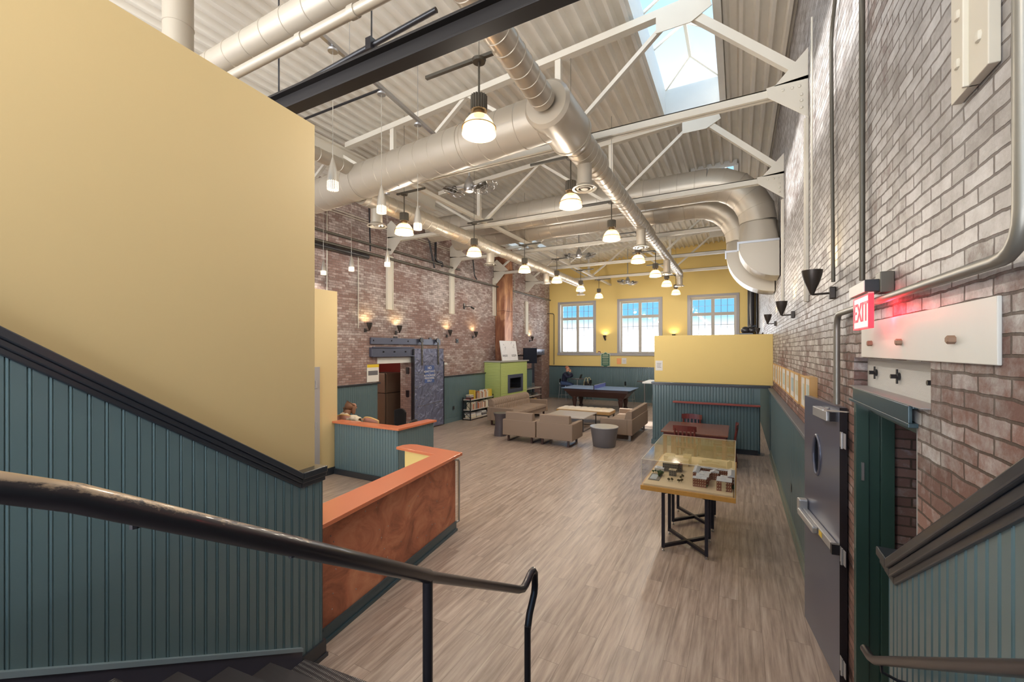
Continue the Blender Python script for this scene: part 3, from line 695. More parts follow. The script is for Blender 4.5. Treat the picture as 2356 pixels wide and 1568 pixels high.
KS=.8875; ZB=2.5+2.4*KS
def pendant(x,y,label,zb=4.9,ztop=5.74,strut=-1):
    r=thing('pendant_lamp',label,'lamp',(x,y,ZB),0,'glass dome pendant lamps'); r.scale=(KS,KS,KS)
    MB().lathe([(.19,0),(.188,.03),(.18,.08),(.155,.14),(.115,.19),(.075,.215),(.06,.22)],(0,0,0),32).build('dome_shade',M_DOME,r)
    MB().lathe([(0,-.012),(.12,-.008),(.186,.006),(.186,.012),(0,.012)],(0,0,0),32).build('lens',M_LENS,r)
    MB().lathe([(.192,.068),(.194,.075),(.186,.082),(.18,.075)],(0,0,0),32,closed=True).build('rim',M_RIMB,r)
    MB().lathe([(.156,.085),(.158,.12),(.10,.13),(.10,.08)],(0,0,.0),32,closed=True)
    MB().lathe([(.058,.215),(.062,.24),(.062,.275),(.05,.29)],(0,0,0),24).build('socket',M_RIMB,r)
    m=MB(); n=36; vs=[]
    for zz in (.27,.43):
        for j in range(n*2):
            a=PI*j/n; rad=.094 if j%4<2 else .083
            vs.append((rad*math.cos(a),rad*math.sin(a),zz))
    N=n*2; m.add(vs,[(j,(j+1)%N,N+(j+1)%N,N+j) for j in range(N)]+[tuple(range(N-1,-1,-1)),tuple(range(N,2*N))])
    m.build('ribbed_housing',M_FIN,r)
    MB().tube([(0,0,.43),(0,0,ztop-zb-.02)],.012,8).build('stem',M_FIN,r)
    MB().lathe([(0,-.03),(.07,-.03),(.08,0),(0,0)],(0,0,ztop-zb),20).build('canopy',M_FIN,r)
    MB().box(-.75 if strut<0 else -.2,.2 if strut<0 else .55,-.02,.02,ztop-zb,ztop-zb+.035).build('mounting_strut',M_DGR,r)
    MB().tube([(0,0,ztop-zb+.03),(0,0,(deck_z(x)-ZB+.003)/KS)],.004,5).build('suspension_wire',M_DGR,r)
    light('lamp_glow','POINT',(0,0,-.07),LP,WARM,r,.075); light('inner_glow','POINT',(0,0,.10),LP*.22,WARM,r,.07)
    return r
labs=['nearest and largest dome pendant lamp, hanging before the cross duct','second dome pendant lamp of the right-hand row, beside a round diffuser','third dome pendant lamp of the right-hand row','fourth dome pendant lamp of the right-hand row, under a diffuser','fifth dome pendant lamp of the right-hand row','sixth dome pendant lamp of the right-hand row','farthest dome pendant lamp of the right-hand row, by the duct end']
ds=[493,327,251,199,167,145,126]
p0=None; PL=[]
for k,v in enumerate(ds):
    d=980*2.4*KS/v; px=[1102,1313,1407,1468,1508,1534,1555][k]; rr=(px-1178)/980*d
    X=rr*cs-d*sn; Y=rr*sn+d*cs; PL.append((X,Y,labs[k],-.6))
labs=['nearest dome pendant lamp of the left row, beside a silver cone pendant','second dome pendant lamp of the left row, under the truss joint','third dome pendant lamp of the left row','fourth dome pendant lamp of the left row','fifth dome pendant lamp of the left row, above a diffuser','farthest dome pendant lamp of the left row, before the yellow wall']
for k,(px,v) in enumerate(((930,265),(1091,215),(1207,177),(1281,153),(1336,134),(1378,118))):
    d=980*2.4*KS/v; rr=(px-1178)/980*d; PL.append((rr*cs-d*sn,rr*sn+d*cs,labs[k],.5))
pA=pendant(*PL[0][:3]); pB=None
for k,(X,Y,l,s) in enumerate(PL):
    if k==0: continue
    if s<0: dup(pA,(X,Y,ZB),None,l)
    elif pB is None: pB=pendant(X,Y,l,strut=1)
    else: dup(pB,(X,Y,ZB),None,l)
for X,Y,l in ((-1.3,-1.5,'added fill pendant over the stair landing, unseen behind the viewpoint'),(-.8,.0,'added fill pendant over the stair, unseen just above the viewpoint')): dup(pA,(X,Y,ZB),None,l)  # two unseen pendants added as fill light for the stair walls
# ---------------------------------------------------------------- cone pendants on a track
M_CONE=paint('brushed_cone',srgb(196,190,180),.3,metal=.75,stretch=(20,20,1))
M_PERF=emit('perforated_glow',(1,.86,.62),3.2)
def perf():
    m,t,b=base('perforated_band'); L=t.links.new
    b.inputs['Metallic'].default_value=.6; b.inputs['Roughness'].default_value=.35; b.inputs['Base Color'].default_value=srgb(190,180,165)
    g=t.nodes.new('ShaderNodeTexCoord'); s=t.nodes.new('ShaderNodeSeparateXYZ'); L(g.outputs['Object'],s.inputs[0])
    at=t.nodes.new('ShaderNodeMath'); at.operation='ARCTAN2'; L(s.outputs['Y'],at.inputs[0]); L(s.outputs['X'],at.inputs[1])
    def f(src,k):
        a=t.nodes.new('ShaderNodeMath'); a.operation='MULTIPLY'; a.inputs[1].default_value=k; L(src,a.inputs[0])
        c=t.nodes.new('ShaderNodeMath'); c.operation='SINE'; L(a.outputs[0],c.inputs[0]); return c.outputs[0]
    mu=t.nodes.new('ShaderNodeMath'); mu.operation='ADD'; L(f(at.outputs[0],18),mu.inputs[0]); L(f(s.outputs['Z'],420),mu.inputs[1])
    gt=t.nodes.new('ShaderNodeMath'); gt.operation='GREATER_THAN'; gt.inputs[1].default_value=.35; L(mu.outputs[0],gt.inputs[0])
    mm=t.nodes.new('ShaderNodeMath'); mm.operation='MULTIPLY'; mm.inputs[1].default_value=3; L(gt.outputs[0],mm.inputs[0])
    b.inputs['Emission Color'].default_value=(1,.84,.6,1); L(mm.outputs[0],b.inputs['Emission Strength'])
    return m
M_PERFB=perf()
def cone(x,y,z,ztop,label,group):
    r=thing('cone_pendant',label,'lamp',(x,y,z),0,group)
    MB().lathe([(.058,.09),(.055,.13),(.045,.2),(.03,.27),(.012,.335),(.006,.352)],(0,0,0),24).build('cone_shade',M_CONE,r)
    MB().lathe([(.059,0),(.060,.04),(.058,.09)],(0,0,0),24).build('perforated_band',M_PERFB,r)
    MB().lathe([(0,.004),(.056,.004),(.056,.008),(0,.008)],(0,0,0),20).build('lens',M_LENS,r)
    MB().tube([(0,0,.35),(0,0,ztop-z-.05)],.004,6).build('cord',M_CONE,r)
    MB().lathe([(0,-.05),(.052,-.05),(.055,-.03),(.02,-.028),(.018,0),(0,0)],(0,0,ztop-z),20).build('canopy',M_SLV,r)
    light('lamp_glow','SPOT',(0,0,-.03),26,WARM,r,.05,spot=150,dirn=(0,0,-1))
    return r
c0=cone(-3.87,3.15,4.22,5.76,'nearest silver cone pendant lamp, by the stair wall corner','silver cone pendants over the desk')
dup(c0,(-3.97,3.96,4.21),None,'middle silver cone pendant of the three on the ceiling track')
dup(c0,(-4.06,4.75,4.21),None,'third silver cone pendant on the track, beside the nearest left dome lamp')
g2='silver cone pendants near the brick wall'
dup(c0,(-8.42,6.597,4.21),None,'leftmost small cone pendant in front of the brick wall',g2)
dup(c0,(-7.49,6.581,4.21),None,'small cone pendant near the wall-mounted black pipes, middle of three',g2)
dup(c0,(-6.42,6.564,4.21),None,'small cone pendant in front of the first white wall post',g2)
tag(MB().bar((-3.84,2.9,5.785),(-4.13,5.35,5.785),.045,.045).tube([(-3.9,3.4,5.8),(-3.9,3.4,deck_z(-3.9)+.003)],.004,5).tube([(-4.06,4.75,5.8),(-4.06,4.75,deck_z(-4.06)+.003)],.004,5).build('track_rail',M_SLV),'silver ceiling track holding the three near cone pendants','track')
tag(MB().bar((-8.6,6.6,5.785),(-6.2,6.56,5.785),.045,.045).tube([(-8.1,6.59,5.8),(-8.1,6.59,deck_z(-8.1)+.003)],.004,5).tube([(-6.7,6.57,5.8),(-6.7,6.57,deck_z(-6.7)+.003)],.004,5).build('track_rail',M_SLV),'ceiling track above the small cone pendants near the brick wall','track')
# ---------------------------------------------------------------- caged fans
def fan(x,y,z,label,yaw=0):
    r=thing('ceiling_fan',label,'fan',(x,y,z),yaw,'twin caged ceiling fans')
    MB().tube([(0,0,.25),(0,0,deck_z(x)-z-.002)],.018,10).build('downrod',M_SLV,r)
    MB().lathe([(.0,-.02),(.07,-.02),(.085,.0),(.1,.05),(.085,.14),(.045,.23),(.02,.27),(0,.27)],(0,0,0),24).build('motor_housing',M_SLV,r)
    for s in (-1,1):
        M=Matrix.Rotation(math.radians(-18*s),4,'Y')
        c=Vector((.33*s,0,.02))
        m=MB(); m.tube([(.05*s,0,.06),(.2*s,0,.09),c+Vector((0,0,.1))],.012,8); m.build('arm',M_SLV,r)
        m=MB(); m.lathe([(0,-.02),(.04,-.02),(.06,.03),(.04,.1),(0,.12)],c,16,M)
        m.build('fan_motor',M_DGR,r)
        m=MB()
        for zz,R in ((-.045,.10),(-.05,.16),(0.0,.225),(.05,.16)):
            pts=[c+M@Vector((R*math.cos(a),R*math.sin(a),zz)) for a in [2*PI*k/24 for k in range(25)]]
            m.tube(pts,.004,5,caps=False)
        for k in range(18):
            a=2*PI*k/18; u=Vector((math.cos(a),math.sin(a),0))
            m.tube([c+M@(u*.03+Vector((0,0,-.05))),c+M@(u*.16+Vector((0,0,-.05))),c+M@(u*.225),c+M@(u*.16+Vector((0,0,.05))),c+M@(u*.04+Vector((0,0,.05)))],.0022,4,caps=False)
        m.build('wire_cage',M_SLV,r)
        m=MB()
        for k in range(3):
            a=2*PI*k/3
            q=[Vector((.03,-.02,-.012)),Vector((.20,-.06,-.02)),Vector((.205,.05,.02)),Vector((.03,.03,.012))]
            R=Matrix.Rotation(a,4,'Z'); q=[R@p for p in q]
            m.hexa([c+M@p for p in q],[c+M@(p+Vector((0,0,.004))) for p in q])
        m.build('fan_blade',M_DGR,r)
    return r
f0=fan(-4.43,6.62,5.45,'nearest twin-cage ceiling fan, below the cross duct',math.radians(8))
dup(f0,(-4.47,12.9,5.42),math.radians(20),'middle twin-cage ceiling fan, beyond the paired ducts')
dup(f0,(-4.15,18.2,5.30),math.radians(60),'farthest ceiling fan, seen against the yellow end wall')
# ---------------------------------------------------------------- pipes on walls
def pipe(name,pts,r,mat,label,cat='pipe',parts=None):
    # round the corners
    P=[Vector(p) for p in pts]; out=[P[0]]
    for i in range(1,len(P)-1):
        a=(P[i-1]-P[i]);b=(P[i+1]-P[i]);R=min(.12,a.length*.45,b.length*.45); a=a.normalized()*R;b=b.normalized()*R
        for k in range(6):
            t=k/5; out.append(P[i]+a*(1-t)**2+b*t**2)
    out.append(P[-1])
    o=MB().tube(out,r,10).build(name,mat); return tag(o,label,cat)
xb=XL+.13
pipe('sprinkler_pipe',[(xb,2.5,5.03),(xb,20.4,5.03)],.035,M_DGR,'long dark pipe along the left brick wall, lower of the pair')
pipe('sprinkler_pipe',[(xb,2.5,5.28),(xb,12.3,5.28)],.03,M_DGR,'shorter dark pipe along the left brick wall, upper of the pair')
pipe('sprinkler_main',[(xb+.02,3,4.90),(xb+.02,8.1,4.92)],.06,M_BLK,'thick black pipe on the left brick wall behind the cone pendants')
pipe('drain_pipe',[(xb,8.2,5.1),(xb,8.15,6.4)],.02,M_BLK,'black hanger bar rising from the thick black pipe')
pipe('drop_pipe',[(xb,10.9,5.1),(xb,10.5,6.3)],.03,M_BLK,'slanting black pipe on the left brick wall behind the left duct')
pipe('drop_pipe',[(xb,10.95,6.3),(xb,10.95,5.35),(xb,11.3,5.35),(xb,11.3,5.2)],.04,M_BLK,'vertical black pipe with a hooked end on the left brick wall')
pipe('drop_pipe',[(xb,13.05,6.2),(xb,13.25,5.2),(xb,13.4,5.1)],.025,M_BLK,'bent thin black pipe dropping to the long pipe near the second post')
for z in (5.72,5.66): pipe('conduit',[(XL+.03,4,z+.2),(XL+.03,12,z+.2)],.011,M_STL,'thin white conduit high on the left brick wall, '+('upper' if z>5.7 else 'lower')+' one')
for px,z0,z1,l in ((751,3.7,6.3,'thin white vertical conduit on brick beside the office wall'),(823,3.05,5.0,'vertical conduit on the left brick wall, left of the tilted sconce')):
    y=YX(px,XL); pipe('conduit',[(XL+.02,y,z0),(XL+.02,y,z1)],.012,M_STL,l)
pipe('conduit',[(XL+.02,YX(1183,XL),4.4),(XL+.02,YX(1183,XL),6.3)],.014,M_STL,'white conduit on brick right of the copper chimney')
pipe('conduit',[(XL+.02,20.3,4.35),(-8.48,20.56,4.35),(-8.48,20.56,1.7)],.02,M_DGR,'dark pipe down the far yellow wall at its left corner','pipe')
xr=XR-.03
pipe('conduit',[(xr,3.38,6.9),(xr,3.38,2.93)],.016,M_DGR,'dark vertical conduit dropping to the exit sign')
pipe('conduit',[(xr,YX(1917,.68),3.05),(xr,YX(1912,.68),5.1),(xr,YX(1922,.68),5.3),(xr,3.6,6.9)],.014,M_DGR,'dark conduit rising from the nearest right wall sconce')
pipe('conduit',[(xr-.02,1.62,5.2),(xr-.02,1.62,2.755),(xr-.02,4.04,2.765),(xr-.02,4.04,2.08)],.021,paint('galvanised_conduit',srgb(146,144,138),.42,metal=.6),'thick silver conduit sweeping down the right brick wall past the exit sign')
y=YX(1868,.68); pipe('conduit',[(xr,y,3.6),(xr,y,6.0)],.010,M_STL,'thin white conduit above the nearest right wall sconce')
# ---------------------------------------------------------------- sconces
M_CUP=paint('bronze_cup',srgb(72,66,62),.38,metal=.6)
M_BULB=emit('bulb',(1,.82,.5),6)
def sconce(x,y,z,label,rz,group,pw=7,reach=.16,tilt=0,sz=1):
    """local +x points away from the wall"""
    r=thing('wall_sconce',label,'lamp',(x,y,z),rz,group)
    MB().box(0,.045,-.035,.035,-.05,.05).build('wall_box',M_CUP,r,bevel=.008)
    MB().tube([(.04,0,0),(reach,0,-.005)],.009,8).build('arm',M_CUP,r)
    M=Matrix.Rotation(math.radians(tilt),4,'X')
    MB().lathe([(0.0,-.01),(.012,-.008),(.03,.04),(.055,.10),(.072,.16),(.078,.20),(.072,.20),(.06,.14),(.04,.08),(.0,.05)],(reach,0,0),24,M).build('cup_shade',M_CUP,r)
    MB().ball((reach,0,.14),.025,n=10).build('bulb',M_BULB,r)
    light('lamp_glow','SPOT',(reach,0,.205),pw,(1,.76,.36),r,.03,spot=150,dirn=(-.35,0,1))
    return r
gR='conical sconces on the right brick wall'
s0=sconce(XR,4.40,2.97,'nearest cone sconce on the right brick wall, left of the exit sign',PI,gR)
dup(s0,(XR,7.35,3.0),PI,'second cone sconce along the right brick wall',gR); dup(s0,(XR,10.7,3.05),PI,'third cone sconce on the right brick wall, near the yellow partition',gR)
dup(s0,(XR,16.2,3.0),PI,'small grey sconce beyond the partition on the right brick wall',gR)
gL='cone sconces on the left brick wall'
for px,z,l in ((840,3.0,'tilted cone sconce left of the sliding door'),(910,2.98,'cone sconce above the sliding door opening'),(1027,2.95,'cone sconce right of the sliding door'),(1087,2.95,'cone sconce between sliding door and copper chimney'),(1218,2.9,'cone sconce on brick beyond the copper chimney')):
    y=YX(px,XL)
    q=dup(s0,(XL,y,z),0,l,gL)
gF='sconces between the far windows'
for px,l in ((1393,'sconce glowing yellow between the first and second far windows'),(1551,'sconce glowing yellow between the second and third far windows')):
    q=dup(s0,(XY(px,YF),YF,2.98),-PI/2,l,gF)
for px,z,l in ((909,2.72,'black square anchor plate above the sliding door'),(989,2.72,'black square anchor plate right of the door wheels'),(1051,2.72,'black square anchor plate between two left wall sconces'),):
    y=YX(px,XL); tag(MB().box(XL,XL+.03,y-.07,y+.07,z,z+.15).ball((XL+.035,y,z+.075),.02,n=8).build('anchor_plate',M_BLK,bevel=.004),l,'plate')
r=thing('spotlight','small black jointed spotlight high on the left brick wall','lamp',(XL,YX(1067,XL),4.05)); MB().box(0,.03,-.04,.04,-.1,.1).build('mount',M_BLK,r); MB().tube([(.03,0,0),(.12,.05,-.02),(.16,.14,0),(.2,.2,-.03)],.014,8).tube([(.2,.18,-.02),(.24,.3,-.08)],.035,10).build('lamp_head',M_BLK,r)
# ---------------------------------------------------------------- seating
def softbox(m,x0,x1,y0,y1,z0,z1,r=.03,puff=0,axis='z'):
    """cushion: rounded block; puff swells the top"""
    nx=max(4,int((x1-x0)/.08)); ny=max(4,int((y1-y0)/.08)); vs=[];fs=[]
    def prof(t,L):  # edge roundness
        d=min(t,1-t)*L
        return 0 if d>=r else (r-math.sqrt(max(0,r*r-(r-d)**2)))
    us=[0,.02,.06]+[i/nx for i in range(1,nx)]+[.94,.98,1]; us=sorted(set(us)); ws=sorted(set([0,.02,.06]+[i/ny for i in range(1,ny)]+[.94,.98,1]))
    top=[];bot=[]
    for u in us:
        for w in ws:
            k=prof(u,x1-x0)+prof(w,y1-y0); p=puff*math.sin(PI*u)**.5*math.sin(PI*w)**.5
            top.append((x0+(x1-x0)*u,y0+(y1-y0)*w,z1-min(k,r)+p)); bot.append((x0+(x1-x0)*u,y0+(y1-y0)*w,z0+min(k,r)*.6))
    n=len(ws);N=len(us)
    vs=top+bot;o=len(top)
    for i in range(N-1):
        for j in range(n-1):
            a=i*n+j; fs.append((a,a+n,a+n+1,a+1)); fs.append((o+a,o+a+1,o+a+n+1,o+a+n))
    for i in range(N-1):
        a=i*n; fs.append((a,o+a,o+a+n,a+n)); a=i*n+n-1; fs.append((a+n,o+a+n,o+a,a))
    for j in range(n-1):
        a=j; fs.append((a+1,o+a+1,o+a,a)); a=(N-1)*n+j; fs.append((a,o+a,o+a+1,a+1))
    return m.add(vs,fs,True)
def tufted(m,x0,x1,z0,z1,y0,th,cols,lean=.12,rows=3):
    """back cushion with vertical channels and buttons; front at y0+th, leaning"""
    nx=cols*10; nz=16; F=[];B=[]
    for i in range(nx+1):
        u=i/nx
        for j in range(nz+1):
            w=j/nz
            ch=abs(math.sin(PI*u*cols))**.5; top=1-(max(0,w-.8)/.2)**2.2*.7
            # buttons
            row=abs(math.sin(PI*(w*rows+.5)))**.35 if .0<w<.95 else 1
            edge=min(1,min(u,1-u)*40)
            d=.05*ch*(.55+.45*row)*edge
            F.append((x0+(x1-x0)*u,y0+th*top*.75+d*top+(1-w)*lean*.5,z0+(z1-z0)*w-.0))
            B.append((x0+(x1-x0)*u,y0,z0+(z1-z0)*w-.01*(1-edge)))
    n=nz+1;o=len(F);fs=[]
    for i in range(nx):
        for j in range(nz):
            a=i*n+j; fs+= [(a,a+n,a+n+1,a+1),(o+a,o+a+1,o+a+n+1,o+a+n)]
        a=i*n+nz; fs.append((a,a+n,o+a+n,o+a)); a=i*n; fs.append((a+n,a,o+a,o+a+n))
    for j in range(nz):
        a=j; fs.append((a,a+1,o+a+1,o+a)); a=nx*n+j; fs.append((a+1,a,o+a,o+a+1))
    return m.add(F+B,fs,True)
def sled(parent,x,y0,y1,h=.17,mat=None,w=.05):
    m=MB(); m.box(x-w/2,x+w/2,y0,y1,0,.035).box(x-w/2,x+w/2,y0,y0+.06,.03,h).box(x-w/2,x+w/2,y1-.06,y1,.03,h)
    return m.build('leg',mat or M_DWOOD,parent,bevel=.004)
def seat(name,label,cat,loc,rz,w,dep,nseat,tuft=False,legs=2,group=None,inset=.09,hb=.80,metal=False):
    """local: back along y=0, front at y=dep, x 0..w"""
    r=thing(name,label,cat,loc,rz,group)
    ha=.60; t=.12; z0=.17
    m=MB(); m.box(0,w,0,.14,z0,ha); m.build('back_frame',M_TAUPE,r,bevel=.018,seg=3)
    for x0 in (0,w-t): MB().box(x0,x0+t,.135,dep,z0,ha-.003).build('arm',M_TAUPE,r,bevel=.018,seg=3)
    MB().box(t,w-t,.13,dep-.03,z0+.01,.32).build('seat_frame',M_TAUPE,r,bevel=.01)
    cw=(w-2*t)/nseat
    for k in range(nseat):
        m=MB(); softbox(m,t+k*cw+.004,t+(k+1)*cw-.004,.16,dep-.005,.32,.44,.03,.03); m.build('seat_cushion',M_TAUPE,r)
    if tuft:
        c=(w-2*inset)/nseat
        for k in range(nseat):
            m=MB(); tufted(m,inset+k*c+.004,inset+(k+1)*c-.004,.44,hb,.03,.16,7); m.build('back_cushion',M_TAUPE,r)
        m=MB(); m.box(inset,w-inset,.0,.05,ha-.02,hb-.03); m.build('back_panel',M_TAUPE,r,bevel=.015,seg=3)
    else:
        m=MB(); m.prism([(.012,.45),(.012,hb-.01),(.025,hb),(.12,hb),(.17,hb-.05),(.25,.46)],inset,w-inset,'x'); m.build('back_cushion',M_TAUPE,r,bevel=.015,seg=3)
    for k in range(legs):
        x=.14+(w-.28)*k/(legs-1); sled(r,x,.07,dep-.08,z0+.005,M_SLV if metal else None)
    return r
seat('sofa','long taupe tufted sofa in front of the green fireplace','sofa',(-7.32,14.90,0),-PI/2,2.9,.92,3,True,3,None,.1,.86)
gA='pair of taupe armchairs seen from behind'
seat('armchair','left of the two taupe armchairs with backs turned, beside the dark drum table','armchair',(-5.70,10.15,0),0,.98,.82,1,False,2,gA)
seat('armchair','right of the two taupe armchairs with backs turned, nearest the coffee table corner','armchair',(-4.70,10.17,0),0,1.0,.82,1,False,2,gA)
seat('sofa','taupe two-seat sofa seen from its back, beside the grey tub table','sofa',(-2.53,11.62,0),PI/2,2.25,.88,2,False,2,None,.02,.82,True)
# ottoman bench
M_LEATH=paint('tan_leather_sheen',srgb(228,212,188),.3,var=.05,scale=8,bump=.1)  # white reflection on the bench top is lightened into this leather colour
r=thing('ottoman_bench','long cream tufted leather bench on a metal frame, before the table-tennis table','bench',(-5.68,13.98,0))
m=MB(); nx,ny=56,14; W_,D_=1.9,.76; top=[]
for i in range(nx+1):
    for j in range(ny+1):
        u=i/nx;w=j/ny; e=min(1,min(u,1-u)*24)*min(1,min(w,1-w)*8)
        d=.022*(abs(math.sin(PI*u*8))**.5*abs(math.sin(PI*w*3))**.5)
        top.append((W_*u,D_*w,.41+.03*e+d*e))
n=ny+1; fs=[(i*n+j,(i+1)*n+j,(i+1)*n+j+1,i*n+j+1) for i in range(nx) for j in range(ny)]
m.add(top,fs,True); m.build('tufted_top',M_LEATH,r)
MB().box(0,W_,0,D_,.30,.412).build('cushion_side',paint('camel_leather',srgb(190,152,100),.4,var=.05),r,bevel=.02,seg=3)
MB().box(.02,W_-.02,.02,D_-.02,.265,.30).build('rail',M_DGR,r)
for x in (.05,W_-.05):
    for y in (.05,D_-.05): MB().box(x-.025,x+.025,y-.025,y+.025,0,.27).build('leg',M_DGR,r)
# coffee table
M_GWOOD=paint('greywash_wood',srgb(208,198,190),.2,var=.16,stretch=(1,14,1),scale=3,coat=.3)
r=thing('coffee_table','square grey-washed coffee table on a thin black metal frame','table',(-4.78,13.0,0))
m=MB()
MB().box(-.66,.66,-.68,.68,.39,.425).build('tabletop',M_GWOOD,r,bevel=.004)
for x in (-.63,.63):
    for y in (-.65,.65): MB().box(x-.014,x+.014,y-.014,y+.014,.02,.39).build('leg',M_BLK,r)
m=MB(); m.box(-.644,.644,-.664,-.636,0,.02).box(-.644,.644,.636,.664,0,.02).box(-.644,-.616,-.64,.64,0,.02).box(.616,.644,-.64,.64,0,.02); m.build('floor_rail',M_BLK,r)
# side tables
r=thing('drum_table','dark hourglass drum side table beside the left armchair','table',(-6.12,10.78,0))
M_DKPL=paint('dark_plastic',srgb(92,84,88),.35,var=.05)
MB().lathe([(.19,0),(.185,.1),(.16,.3),(.155,.42),(.175,.55),(.2,.62),(.2,.635)],(0,0,0),32).build('body',M_DKPL,r)
MB().lathe([(.0,.636),(.208,.636),(.21,.648),(.205,.655),(0,.655)],(0,0,0),32).build('top',M_DKPL,r)
r=thing('tub_table','grey tapered round tub table in front of the right sofa','table',(-3.08,10.86,0))
M_TUB=paint('tub_grey',srgb(110,108,112),.38,var=.05)
MB().lathe([(.27,0),(.285,.02),(.35,.46),(.352,.49)],(0,0,0),40).build('body',M_TUB,r)
MB().lathe([(0,.49),(.36,.49),(.365,.5),(.36,.512),(0,.512)],(0,0,0),40).build('top',paint('tub_top',srgb(176,176,180),.18,var=.05),r)
# ---------------------------------------------------------------- table tennis on a billiard table
r=thing('tennis_table','blue table-tennis top with a net laid over a dark billiard table','table',(-5.2,17.7,0))
M_TT=paint('blue_top',srgb(132,160,204),.28,var=.02)
for s in (-1,1): MB().box(min(0.004*s,1.45*s),max(.004*s,1.45*s),-.80,.80,.855,.875).build('table_half',M_TT,r,bevel=.003)
m=MB(); q0=[(-1.12,-.50,.50),(1.12,-.50,.50),(1.12,.50,.50),(-1.12,.50,.50)]; q1=[(-1.30,-.68,.74),(1.30,-.68,.74),(1.30,.68,.74),(-1.30,.68,.74)]; m.hexa(q0,q1); m.build('apron',M_DWOOD,r,bevel=.01)
MB().box(-1.34,1.34,-.72,.72,.74,.85).build('rail',M_DWOOD,r,bevel=.015)
for x in (-1,1):
    for y in (-1,1):
        MB().lathe([(.07,0),(.085,.02),(.085,.06),(.06,.10),(.075,.2),(.10,.33),(.11,.38),(.085,.42),(.12,.47),(.12,.52)],(x*.98,y*.42,0),20).build('leg',M_DWOOD,r)
m=MB(); m.box(-.002,.002,-.86,.86,.88,1.025); m.build('net',paint('net',srgb(120,130,196),.8),r)
MB().box(-.006,.006,-.86,.86,1.025,1.04).build('net_tape',M_WHT,r)
for y in (-.87,.87): MB().box(-.012,.012,y-.012,y+.012,.80,1.045).build('net_post',M_BLK,r)
# ---------------------------------------------------------------- bar tables, stools, seated person
def bartable(x,y,label,lean=0):
    r=thing('bar_table',label,'table',(x,y,0),0,'round bar tables by the end wall')
    MB().lathe([(0,1.05),(.33,1.05),(.335,1.062),(.33,1.075),(0,1.075)],(0,0,0),32).build('top',M_DKPL,r)
    MB().tube([(0,0,.03),(0,0,1.05)],.032,14).build('column',M_SLV,r)
    MB().lathe([(.0,0),(.24,0),(.24,.012),(.04,.04),(.0,.04)],(0,0,0),28).build('base',M_SLV,r)
    return r
def stool(x,y,rz,label):
    r=thing('bar_stool',label,'stool',(x,y,0),rz,'metal-legged bar stools')
    MB().lathe([(0,.72),(.17,.72),(.19,.735),(.18,.75),(0,.748)],(0,0,0),24).build('seat',M_BLK,r)
    for sx in (-1,1):
        for sy in (-1,1): MB().tube([(sx*.14,sy*.14,.72),(sx*.21,sy*.21,0)],.010,8).build('leg',M_SLV,r)
    m=MB(); q=[(sx*.186,sy*.186,.25) for sx,sy in ((-1,-1),(1,-1),(1,1),(-1,1),(-1,-1))]; m.tube(q,.009,8); m.build('foot_ring',M_SLV,r)
    m=MB()
    vs=[]
    for k in range(9):
        a=-.6+1.2*k/8
        for z,rr in ((.86,.20),(.90,.205),(1.0,.21),(1.04,.205)): vs.append((rr*math.sin(a),-.02-rr*math.cos(a),z))
    b=len(vs); vs+=[(p[0]*.92,p[1]*.92,p[2]) for p in vs]
    fs=[]
    for k in range(8):
        for j in range(3):
            a=k*4+j; fs+=[(a,a+4,a+5,a+1),(b+a,b+a+1,b+a+5,b+a+4)]
        a=k*4; fs+=[(a,b+a,b+a+4,a+4),(a+3,a+7,b+a+7,b+a+3)]
    fs+=[(0,1,b+1,b),(1,2,b+2,b+1),(2,3,b+3,b+2),(32,b+32,b+33,33),(33,b+33,b+34,34),(34,b+34,b+35,35)]
    m.add(vs,fs,True); m.build('backrest',M_BLK,r)
    for sx in (-1,1): MB().tube([(sx*.10,-.14,.73),(sx*.09,-.20,.88)],.009,8).build('back_strut',M_SLV,r)
    return r
BX,BY=-6.92,19.75
bartable(BX,BY,'round bar table holding the open laptop, by the end wall')
bartable(-3.72,19.6,'round bar table with two empty stools, beside the partition')
st0=stool(-7.62,BY-.02,-PI/2,'bar stool the seated person in navy sits on')
dup(st0,(-6.42,19.72,0),PI/2*.9,'bar stool holding the bag with cream straps')
dup(st0,(-4.32,19.3,0),-PI/2,'empty bar stool left of the right-hand bar table')
dup(st0,(-3.16,19.45,0),PI/2,'empty bar stool right of the right-hand bar table, near the partition')
# laptop
r=thing('laptop','open laptop on the round bar table in front of the seated person','laptop',(BX+.02,BY,1.075),PI/2)
MB().box(-.15,.15,-.11,.11,0,.016).build('keyboard_base',M_SLV,r,bevel=.003)
m=MB(); m.M=Matrix.Translation((0,-.11,.016))@Matrix.Rotation(math.radians(22),4,'X'); m.box(-.15,.15,-.006,.002,0,.21); m.build('screen_lid',M_DGR,r)
# bag
r=thing('handbag','dark bag with cream loop straps on a stool by the end wall','bag',(-6.42,19.72,.75))
m=MB(); softbox(m,-.16,.16,-.09,.09,0,.20,.04,.02); m.build('bag_body',M_BLK,r)
M_CREAM=paint('cream_strap',srgb(216,204,160),.7)
for y,dx in ((-.095,-.03),(.095,.05)):
    MB().tube([(-.11+dx,y,.02),(-.09+dx,y,.2),(-.03+dx,y,.38),(.04+dx,y,.40),(.09+dx,y,.3),(.11+dx,y,.12)],.014,8).build('strap',M_CREAM,r)
